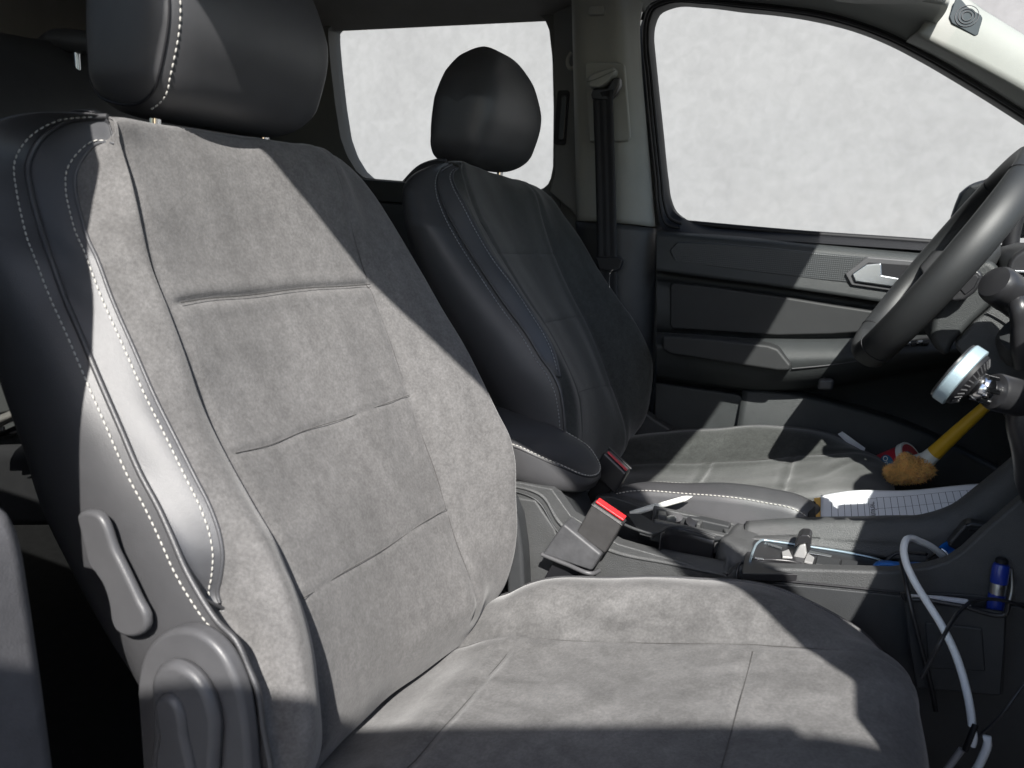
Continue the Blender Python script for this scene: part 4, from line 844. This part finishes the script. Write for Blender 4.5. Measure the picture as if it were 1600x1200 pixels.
wh = root('steering_wheel', tuple(A(.12, 1.32, -.22)), 'black leather steering wheel seen edge on at the right', 'steering wheel')
wc = A(.106, 1.318, -.032); e1 = nrm(A(.50, 0, .866)); e2 = EY; ax_ = nrm(np.cross(e1, e2)); ax_ = ax_ if ax_[0] < 0 else -ax_   # towards the driver
R_ = .180; pts = []; n = 120
for k in range(n):
    t = 2 * math.pi * k / n; c_, s_ = math.cos(t), math.sin(t)
    r = R_
    u = r * c_
    if u < -.155: u = -.155 - (-.155 - u) * .35          # flattened bottom
    pts.append(wc + e1 * u + e2 * r * s_)
def rim(name, P, rad, ell, m, closed=True):
    P = np.array(P); v = []; f = []; seg = 20; n = len(P)
    for i in range(n):
        t = nrm(P[(i + 1) % n] - P[i - 1]) if closed else nrm(P[min(i + 1, n - 1)] - P[max(i - 1, 0)])
        o = nrm(np.cross(t, ax_))
        for k in range(seg):
            a = 2 * math.pi * k / seg; v.append(P[i] + rad * math.cos(a) * o + rad * ell * math.sin(a) * ax_)
    for i in range(n if closed else n - 1):
        for k in range(seg): f.append((i*seg+k, i*seg+(k+1) % seg, ((i+1) % n)*seg+(k+1) % seg, ((i+1) % n)*seg+k))
    if not closed: f += [tuple(range(seg)), tuple((n-1)*seg + k for k in range(seg))]
    return fixn(mk(name, v, f, m, wh, True))
rim('rim', pts, .0170, 1.42, m_wheel)
for t0 in (38, 142, 218, 322):
    t = math.radians(t0); k = int(round(t0 / 360 * n)) % n
    rim('rim_seam', [pts[(k + j) % n] for j in (-1, 0, 1)][0:3], .0157, 1.42, m_black, False) if False else None
    p = pts[k]; tt = nrm(pts[(k + 1) % n] - pts[k - 1]); o = nrm(np.cross(tt, ax_))
    L = [p + .0172 * math.cos(a) * o + .0172 * 1.42 * math.sin(a) * ax_ for a in np.linspace(0, 2 * math.pi, 33)[:-1]]
    tube('rim_seam', L, .0008, m_black, wh, seg=6, smoothpath=False, closed=True)
lathe('airbag_cover', wc - ax_ * .035, ax_, [(.055, -.02), (.075, 0), (.078, .02), (.068, .035), (.04, .043), (.01, .045)], m_grainf, wh, 40, 60)
for d_ in (e2, -e2, -e1):
    q0, q1 = wc + d_ * .06 - ax_ * .02, wc + d_ * .168 - ax_ * .002; s_ = nrm(np.cross(d_, ax_))
    prism('spoke', [q0 + s_ * .03, q0 - s_ * .03, q1 - s_ * .018, q1 + s_ * .018], ax_ * .014, m_smooth if abs(d_[1]) > .5 else m_satin, wh, .004, 3)
co = root('steering_column', tuple(A(.2, 1.32, -.25)), 'grey steering column shroud with control stalks behind the wheel', 'steering column')
cs_ = [(1496, 416), (1519, 414), (1546, 404), (1560, 416), (1567, 426), (1548, 447), (1562, 464), (1542, 484), (1521, 503), (1492, 535), (1480, 560), (1462, 545), (1452, 530), (1456, 500), (1478, 460)]
prism('column_shroud', YP(cs_, 1.235), (0, .17, 0), m_doorp, co, .012, 4)
prism('shroud_top', YP([(1478, 400), (1500, 394), (1540, 398), (1546, 404), (1520, 412), (1495, 412)], 1.26), (0, .12, 0), m_smooth, co, .005, 3)
pd = [(1477, 458), (1500, 436), (1516, 423), (1528, 421), (1537, 429), (1535, 442), (1523, 458), (1506, 470), (1488, 472)]
prism('turn_signal_stalk', YP(pd, 1.205), (0, .035, 0), m_smooth, co, .006, 4)
prism('stalk_face', YP([(1497, 450), (1515, 431), (1526, 428), (1531, 434), (1523, 450), (1508, 462)], 1.2035), (0, .006, 0), m_black, co, .002)
ca = M @ A(.80, -.42, .30); c0_ = Y(1549, 437, 1.12)
lathe('wiper_stalk_knob', c0_ + ca * .006, ca, [(.012, -.003), (.0205, -.001), (.0235, .004), (.0245, .010), (.0245, .032), (.0235, .034), (.0235, .060), (.018, .070), (.010, .074)], m_smooth, co, 28, 30)
tube('wiper_stalk', np.array([c0_ + ca * .055, Y(1592, 478, 1.12), Y(1596, 510, 1.12), Y(1600, 545, 1.125), Y(1606, 570, 1.13)]), [.014, .012, .012, .015, .016], m_smooth, co, seg=12)
lathe('stalk_boss', Y(1606, 530, 1.17), M @ A(-.5, .5, -.6), [(.035, -.02), (.036, 0), (.030, .012), (.02, .015)], m_grainf, co, 28)

# ------------------------------------------------------------------ phone mount
pmn = root('phone_mount', tuple(Y(1600, 700, .88)), 'magnetic phone mount with silver ring head on a black arm', 'phone holder')
axm = nrm(M @ A(-.60, .56, .42)); cm = Y(1500, 586, .85)
lathe('ring_head', cm, axm, [(.029, -.0065), (.0310, -.0062), (.0320, -.0055), (.0320, .0050), (.0312, .0062), (.0305, .0066), (.029, .0068)], mat('ribbed_silver', (.36, .46, .51), .42, .5, .25, 2500, metal=.35, btype='v'), pmn, 90, 30)
lathe('magnet_face', cm, axm, [(.0305, .0066), (.0305, .0082), (.029, .009), (.01, .009)], m_smooth, pmn, 60, 40)
lathe('back_plate', cm, -axm, [(.029, .005), (.028, .0100), (.022, .014), (.012, .017)], m_black, pmn, 48, 40)
u_ = nrm(np.cross(axm, EZ)); v_ = np.cross(axm, u_)
for k in range(30):
    a = 2 * math.pi * k / 30; d_ = math.cos(a) * u_ + math.sin(a) * v_
    tube('grip_rib', [cm - axm * .0105 + d_ * .0270, cm - axm * .0147 + d_ * .021], .0008, m_greyp, pmn, seg=5, n=3)
hb = cm - axm * .019; arm_d = nrm(Y(1590, 622, .87) - hb)
lathe('ball_joint', hb, arm_d, [(.004, -.006), (.010, -.004), (.013, .002), (.0135, .008), (.011, .014), (.008, .018)], m_chrome, pmn, 24, 60)
for k in range(6):
    a = 2 * math.pi * k / 6; uu = nrm(np.cross(arm_d, EZ)); vv = np.cross(arm_d, uu); d_ = math.cos(a) * uu + math.sin(a) * vv
    tube('nut_rib', [hb + arm_d * .000 + d_ * .0125, hb + arm_d * .012 + d_ * .0130], .0030, m_chrome, pmn, seg=8, n=4)
c1_ = hb + arm_d * .018
lathe('collar', c1_, arm_d, [(.012, -.002), (.0175, 0), (.0185, .003), (.0185, .040), (.017, .043), (.014, .044)], m_smooth, pmn, 36, 40)
tube('arm', np.array([c1_ + arm_d * .04, Y(1598, 655, .875), Y(1604, 700, .88), Y(1612, 760, .90), Y(1640, 800, .93)]), [.015, .014, .013, .014, .015], m_smooth, pmn, seg=14)
lathe('arm_screw', Y(1588, 634, .862), M @ A(-.3, .2, -1), [(.006, -.006), (.006, .003), (.003, .004)], m_chrome, pmn, 16)
prism('arm_bracket', np.array([Y(x, y, .885) for x, y in ((1582, 690), (1600, 680), (1640, 690), (1640, 790), (1600, 740), (1590, 722))]), (0, .03, 0), m_greyp, pmn, .004, 3)

# ------------------------------------------------------------------ loose things
pn_ = root('white_pen', tuple(Y(1030, 792, 1.05)), 'white pen lying across the console tray beside the driver seat', 'pen')
a, b = Y(985, 803, 1.040), Y(1068, 779.5, 1.058); d_ = nrm(b - a)
tube('barrel', [a, b], .0043, m_white, pn_, seg=8, n=2)
lathe('tip', b, d_, [(.0043, 0), (.0030, .006), (.0012, .0105), (.0006, .013)], m_white, pn_, 8)
tube('clip', [a + A(-.0, -.002, .0045) + d_ * .006, a + A(0, -.002, .0052) + d_ * .04], .0011, m_white, pn_, seg=6, n=4)
# coins and bits in the coin rail
for k, (x, y, m, lab) in enumerate(((1047, 807, m_satin, 'pale coin at the rear end of the coin rail'), (1056, 802, m_greyp, 'dark coin leaning in the middle of the coin rail'), (1083, 810, m_smooth, 'black coin-sized token lying by the slot divider of the coin rail'))):
    c_ = cpt(x, y) - A(0, 0, .007)
    o = lathe('coin', c_, nrm(A(.3 * (k - 1), -.35, .9)), [(.0095, 0), (.0105, .0004), (.0105, .0018), (.0095, .0022)], m, None, 24); tag(o, lab, 'coin', 'coins in the coin rail')
# clipboard with the form
TL, TR, BL_ = Y(1283, 777, 1.135), Y(1557, 757, 1.135), Y(1283, 822, 1.062)
eu = TR - TL; ev = BL_ - TL; en = nrm(np.cross(ev, eu)); en = en if en[2] > 0 else -en
fm = root('clipboard', tuple(TL - A(0, 0, .08)), 'yellow clipboard with a white printed form stuck beside the driver seat', 'clipboard')
prism('backing_board', [TL - eu * .045, TR + eu * .02, TR + eu * .02 + ev * 1.0, TL - eu * .045 + ev * 1.0], -en * .003, m_manila, fm, .0008)
uu = np.linspace(0, 1, 40); vv = np.linspace(0, 1.0, 20)
def pap(u, v, h=0.0): return TL + eu * u + ev * v + en * (.0016 + h + .004 * math.exp(-(v / .12) ** 2) * math.exp(-((u - .22) / .2) ** 2) + .0012 * math.sin(u * 9 + v * 2.2) * (v < 9))
G = np.array([[pap(u, v) for v in vv] for u in uu]); ps = sheet('form_sheet', G, m_paper, fm, solid=.0006, flip=True)
v_ = []; f_ = []
def stroke(u0, v0, u1, v1, wd, n=10):
    d = nrm((u1 - u0) * eu + (v1 - v0) * ev); s_ = np.cross(en, d) * wd / 2; k0 = len(v_)
    for t in np.linspace(0, 1, n): p = pap(u0 + (u1 - u0) * t, v0 + (v1 - v0) * t, .0007); v_.append(p + s_); v_.append(p - s_)
    for i in range(n - 1): f_.append((k0 + 2*i, k0 + 2*i + 1, k0 + 2*i + 3, k0 + 2*i + 2))
for k in range(24):
    u = .065 + k * .0385
    if u < .945 and not .283 < u < .332: stroke(u, .20 if u > .28 else .30, u, .97, .0006)
stroke(.06, .28, .33, .22, .0006); stroke(.33, .20, .945, .20, .0006, 16); stroke(.945, .20, .945, .75, .0006); stroke(.33, .56, .945, .56, .0006, 16); stroke(.905, .2, .905, .75, .0006)
stroke(.285, .2, .285, .97, .0006)
o = mk('printed_lines', v_, f_, m_ink, fm, False)
text('heading', 'Bemerkungen', pap(.309, .585, .0010), ev, eu, .0118, m_ink, fm, .0001)
text('heading', 'Tag', pap(.925, .36, .0009), ev, eu, .0105, m_ink, fm, .0001)
prism('clip', [TL - eu * .075 + ev * .25, TL - eu * .03 + ev * .25, TL - eu * .03 + ev * .95, TL - eu * .075 + ev * .95], en * .007, m_black, fm, .002)
# paper scrap in the door pocket
sp_ = np.array([Y(x, y, 1.548) for x, y in ((1309, 678), (1316, 674), (1352, 700), (1350, 706), (1330, 698))])
o = prism('paper_slip', sp_, (0, -.0015, 0), m_paper, None, .0002); tag(o, 'white paper slip poking up behind the driver seat cushion', 'paper')
# gum tub
ca_ = nrm(M @ A(.52, .42, -.74)); lc = Y(1424, 716, 1.47); 
tub = root('gum_tub', tuple(lc - A(.03, 0, .05)), 'red and white gum tub lying behind the orange duster', 'tub')
lathe('tub_body', lc, ca_, [(.023, -.074), (.025, -.072), (.0275, -.05), (.0285, -.010)], m_canred, tub, 40)
lathe('tub_lid', lc, ca_, [(.0285, -.010), (.0305, -.0095), (.0308, -.001), (.0298, .0015), (.0275, .002), (.0265, .0012), (.01, .0012)], m_white, tub, 48, 40)
lathe('lid_print', lc, ca_, [(.0262, .0012), (.0262, .0017), (.01, .0017)], m_canred, tub, 40)
xu = nrm(M @ A(.80, -.55, .2)); xu = nrm(xu - ca_ * xu.dot(ca_)); yu = np.cross(ca_, xu)
el = [lc + ca_ * .0018 + xu * .0180 * math.cos(a) + yu * .0092 * math.sin(a) for a in np.linspace(0, 2 * math.pi, 33)[:-1]]
prism('lid_emblem', el, ca_ * .0003, mat('print_blue', (.02, .05, .30), .4), tub, 0)
text('lid_lettering', 'Orbit', lc + ca_ * .0023, xu, yu, .0135, m_white, tub, .0001)
# side print: letters laid round the tub wall
nv = nrm(M @ A(-.45, .30, -.84)); nv = nrm(nv - ca_ * nv.dot(ca_)); su = -ca_; sv_ = np.cross(nv, su); dn = M @ A(.35, -.94, 0); dn = nrm(dn - ca_ * dn.dot(ca_) - nv * dn.dot(nv))
prism('side_emblem', [lc + nv * .0278 - ca_ * .030 + (su * .012 * math.cos(a) + sv_ * .016 * math.sin(a)) for a in np.linspace(0, 2 * math.pi, 25)[:-1]], nv * .0010, mat('print_teal', (.03, .14, .26), .4), tub, 0)
text('side_lettering', 'Orbit', lc + nv * .0291 - ca_ * .030, dn, np.cross(nv, dn), .0125, m_white, tub, .0002)
# duster
du = root('duster', tuple(Y(1425, 750, 1.40)), 'orange fluffy duster with yellow handle and white neck', 'duster')
h0_, h1_, h2_ = Y(1541, 634, 1.36), Y(1458, 710, 1.38), Y(1437, 727, 1.385)
tube('handle', [h0_, h0_ * .5 + h1_ * .5 + A(0, 0, .001), h1_], [.0085, .0105, .0125], m_yellow, du, seg=18, n=12)
tube('neck', [h1_ - (h0_ - h1_) * -.02, h1_ * .5 + h2_ * .5, h2_, h2_ - nrm(h0_ - h2_) * .010], [.0125, .0135, .019, .023], m_white, du, seg=18, n=10)
v_ = []; f_ = []; fc = [Y(1398, 742, 1.375), Y(1408, 735, 1.365), Y(1418, 729, 1.37), Y(1426, 728, 1.365), Y(1437, 731, 1.37), Y(1446, 735, 1.375), Y(1422, 741, 1.36), Y(1410, 743, 1.365), Y(1434, 741, 1.365), Y(1393, 737, 1.37), Y(1415, 720, 1.375)]
rad = [.013, .015, .014, .014, .015, .012, .013, .012, .012, .009, .010]
for c_, r_ in zip(fc, rad):
    for k in range(800):
        d_ = rng.normal(size=3); d_ /= np.linalg.norm(d_); p0 = c_ + d_ * r_ * rng.uniform(.80, .98)
        tg = rng.normal(size=3) + A(-.3, 0, -.3); tg = nrm(tg - d_ * tg.dot(d_)); ln_ = rng.uniform(.006, .013); s_ = np.cross(d_, tg) * rng.uniform(.0003, .0007)
        p1 = p0 + tg * ln_ * .5 + d_ * .0030; p2 = p0 + tg * ln_ + d_ * rng.uniform(.000, .0055); k0 = len(v_)
        v_ += [p0 - s_, p0 + s_, p1 + s_ * 1.2, p1 - s_ * 1.2, p2]; f_ += [(k0, k0+1, k0+2, k0+3), (k0+3, k0+2, k0+4)]
fl = mk('fluff', v_, f_, m_orange, du, True); fl['kind'] = 'stuff'
cv = []; cf = []
for c_, r_ in zip(fc, rad):
    bmi = bmesh.new(); bmesh.ops.create_icosphere(bmi, subdivisions=3, radius=1); k0 = len(cv)
    for q in bmi.verts:
        d_ = np.array(q.co[:]); h_ = r_ * (.84 + .10 * math.sin(d_[0] * 9 + c_[0] * 900) * math.sin(d_[1] * 8 + c_[2] * 700) + .06 * math.sin(d_[2] * 17 + 2)); cv.append(c_ + d_ * h_)
    cf += [tuple(k0 + q.index for q in p.verts) for p in bmi.faces]; bmi.free()
mk('fluff_core', cv, cf, m_orange, du, True)

# things in the front of the gear well
bs = root('blue_scraper', tuple(gp(1410, 892)), 'bright blue plastic handle lying in the gear well behind the white cable', 'handle')
bp_ = [(1363, 889), (1366, 882), (1376, 878.5), (1392, 879), (1410, 881.5), (1430, 881), (1450, 882.5), (1466, 887), (1455, 897), (1363, 897)]
prism('grip', np.array([Y(x, y, .985) for x, y in bp_]), (0, .018, -.004), m_blue, bs, .004, 3)
text('embossed_mark', '800', Y(1448, 888, .9835), EX, EZ, .011, m_navy, bs, .0004)
br = root('blue_ring', tuple(gp(1490, 880)), 'blue cup-shaped ring leaning in the gear well under the dashboard', 'ring')
rc_ = Y(1494, 870, 1.02); ra = nrm(A(-.4, -.55, .75))
lathe('ring_wall', rc_, ra, [(.017, -.012), (.0185, -.012), (.021, .004), (.0205, .006), (.0185, .004), (.016, -.006), (.01, -.008)], m_blue, br, 36, 40)
kf = root('car_key', tuple(gp(1465, 890)), 'glossy black car key with silver emblem in the gear well', 'car key')
kp = [(1441, 886), (1449, 872), (1462, 861), (1470, 858), (1476, 861), (1484, 874), (1480, 884), (1466, 892), (1444, 893)]
prism('key_body', np.array([Y(x, y, .985 + .02 * (900 - y) / 40) for x, y in kp]) + A(0, -.004, 0), (0, .012, 0), mat('piano_black', (.008, .008, .009), .08, .5, coat=.5), kf, .0035, 3)
tube('key_chrome_edge', np.array([Y(1471, 858, .998), Y(1477, 862, .996), Y(1484, 873, .990)]), .0014, m_chrome, kf, seg=8)
q = Y(1467, 884, .978); L = [q + .0042 * (math.cos(a) * EX + math.sin(a) * nrm(A(0, .35, .94))) for a in np.linspace(0, 2 * math.pi, 21)[:-1]]
tube('key_emblem', L, .0006, m_satin, kf, seg=6, smoothpath=False, closed=True); text('key_emblem_letters', 'W', q - A(0, .0004, 0), EX, A(0, .35, .94), .0065, m_satin, kf, .0002)
bx = root('black_box', tuple(Y(1500, 850, 1.02)), 'small black box propped against the far wall of the gear well', 'box')
prism('box_shell', np.array([Y(x, y, 1.005) for x, y in ((1480, 853), (1508, 820), (1516, 817), (1545, 822), (1560, 838), (1510, 870))]), (0, .022, 0), m_smooth, bx, .003, 3)
prism('box_edge', np.array([Y(x, y, 1.0035) for x, y in ((1484, 847), (1507, 821), (1512, 822), (1488, 850))]), (0, .004, 0), m_greyp, bx, .001)
prism('box_slot', np.array([Y(x, y, 1.0035) for x, y in ((1515, 825), (1543, 829), (1540, 834), (1512, 830))]), (0, .004, 0), m_black, bx, .001)
# organiser pocket with paper and pen
YO = .905
og = root('organiser_pocket', tuple(Y(1500, 1090, YO)), 'black organiser pocket fixed to the console side by the footwell', 'organiser')
op = [(1412, 934), (1440, 936), (1500, 946), (1572, 957), (1570, 1010), (1564, 1088), (1500, 1082), (1432, 1076), (1420, 1005)]
prism('pocket_front', YP(op, YO), (0, .004, 0), m_grainf, og, .004, 3)
prism('pocket_back', YP([(1410, 924), (1500, 928), (1575, 934), (1568, 1086), (1430, 1074)], YO + .032), (0, .004, 0), m_grainf, og, .002)
tube('pocket_rim', YP([(1411, 926), (1412, 934), (1440, 937), (1500, 946.5), (1572, 957.5), (1575, 940)], YO), .0028, m_smooth, og, seg=8)
prism('pocket_panel', YP([(1445, 972), (1500, 978), (1535, 982), (1540, 1050), (1450, 1045)], YO - .002), (0, .004, 0), m_grainf, og, .002)
wp = YP([(1419, 936), (1423, 931), (1470, 934), (1513, 939), (1518, 948), (1516, 975), (1425, 965)], YO + .014)
o = prism('white_notebook', wp, (0, .006, 0), m_paper, None, .001); tag(o, 'white notebook edge sticking out of the organiser pocket', 'notebook')
bpn = root('blue_pen', tuple(Y(1553, 965, YO + .02)), 'dark blue ballpoint pen with silver band standing in the pocket', 'pen')
a, b = Y(1553, 962, YO + .018), Y(1565, 880, YO + .026); d_ = nrm(b - a); Lp = np.linalg.norm(b - a)
tube('pen_barrel', [a - d_ * .03, a + d_ * Lp * .42], .0085, m_navy, bpn, seg=18, n=2)
lathe('silver_band', a + d_ * Lp * .42, d_, [(.0080, 0), (.0080, Lp * .20)], m_satin, bpn, 20)
lathe('pen_cap', a + d_ * Lp * .62, d_, [(.0082, 0), (.0088, .002), (.0085, Lp * .30), (.0075, Lp * .36), (.0050, Lp * .38)], m_navy, bpn, 22)
lathe('push_button', a + d_ * Lp * 1.0, d_, [(.0062, 0), (.0062, .004), (.0045, .006)], m_black, bpn, 18)
tube('pen_clip', np.array([b + A(.010, 0, -.004), a * .5 + b * .5 + A(.013, -.001, 0), a + A(.011, 0, .018)]), .0016, m_satin, bpn, seg=6)
# cables
wc_ = root('white_cable', tuple(Y(1510, 1180, .80)), 'white charging cable hanging from the gear well down into the footwell', 'cable')
cb = [Y(1476, 872, 1.0), Y(1458, 856, .98), Y(1438, 846, .96), Y(1424, 841, .945), Y(1415, 845, .930), Y(1412, 860, .918), Y(1416, 880, .91), Y(1428, 907, .90), Y(1448, 940, .885), Y(1470, 975, .87), Y(1492, 1020, .855), Y(1508, 1070, .84), Y(1517, 1115, .83), Y(1519, 1134, .828)]
tube('cable_cord', np.array(cb), .0040, m_cable, wc_, seg=12, n=90)
tube('cable_end', np.array([Y(1521, 1143, .826), Y(1522, 1152, .826), Y(1519, 1165, .826)]), .0034, m_cable, wc_, seg=10)
tube('cable_loop', np.array([Y(1536, 1153, .82), Y(1542, 1152, .82), Y(1543, 1162, .82), Y(1536, 1182, .82), Y(1524, 1205, .82), (.05, .81, -.58)]), .0040, m_cable, wc_, seg=10)
tube('cable_tail', np.array([Y(1503, 1171, .83), Y(1485, 1195, .83), Y(1470, 1215, .83)]), .0034, mat('grey_cable', (.33, .33, .34), .5), wc_, seg=10)
tube('cable_clip', np.array([Y(1524, 1132, .825), Y(1517, 1150, .822), Y(1508, 1172, .822)]), .0030, m_black, wc_, seg=8)
def cab(label, P, r=.0022):
    o = tube('black_cable', np.array(P), r, m_smooth, None, seg=8, n=70); tag(o, label, 'cable', 'black cables round the console'); return o
cab('black cable looping over the console edge beside the gear selector', [Y(1151, 905, .935), Y(1152, 890, .94), Y(1160, 878, .955), Y(1180, 875, .965), Y(1215, 875, .97), Y(1240, 878, .975), Y(1258, 884, .98), Y(1275, 893, .985)], .0021)
cab('black cable arching in the gear well behind the white cable', [Y(1362, 893, 1.0), Y(1385, 876, 1.01), Y(1400, 865, 1.015), Y(1412, 863, 1.015), Y(1430, 864.5, 1.01), Y(1448, 866, 1.0)], .0021)
cab('black cable hanging in front of the organiser pocket at its left end', [Y(1408, 876, .935), Y(1411, 890, .925), Y(1416, 915, .905), Y(1424, 950, .893), Y(1436, 1000, .89), Y(1452, 1060, .89), Y(1462, 1110, .90)], .0027)
cab('thin black cable crossing in front of the white cable towards the blue pen', [Y(1440, 1058, .80), Y(1455, 1030, .80), Y(1470, 1002, .80), Y(1485, 975, .82), Y(1505, 950, .86), Y(1527, 938, .89), Y(1545, 936, .895), Y(1575, 940, .90), Y(1620, 960, .92)], .0020)
cab('thin grey black cable in the footwell at the lower right corner', [Y(1640, 1030, .85), Y(1600, 1070, .83), Y(1570, 1110, .82), Y(1545, 1137, .82), Y(1530, 1150, .82)], .0016)
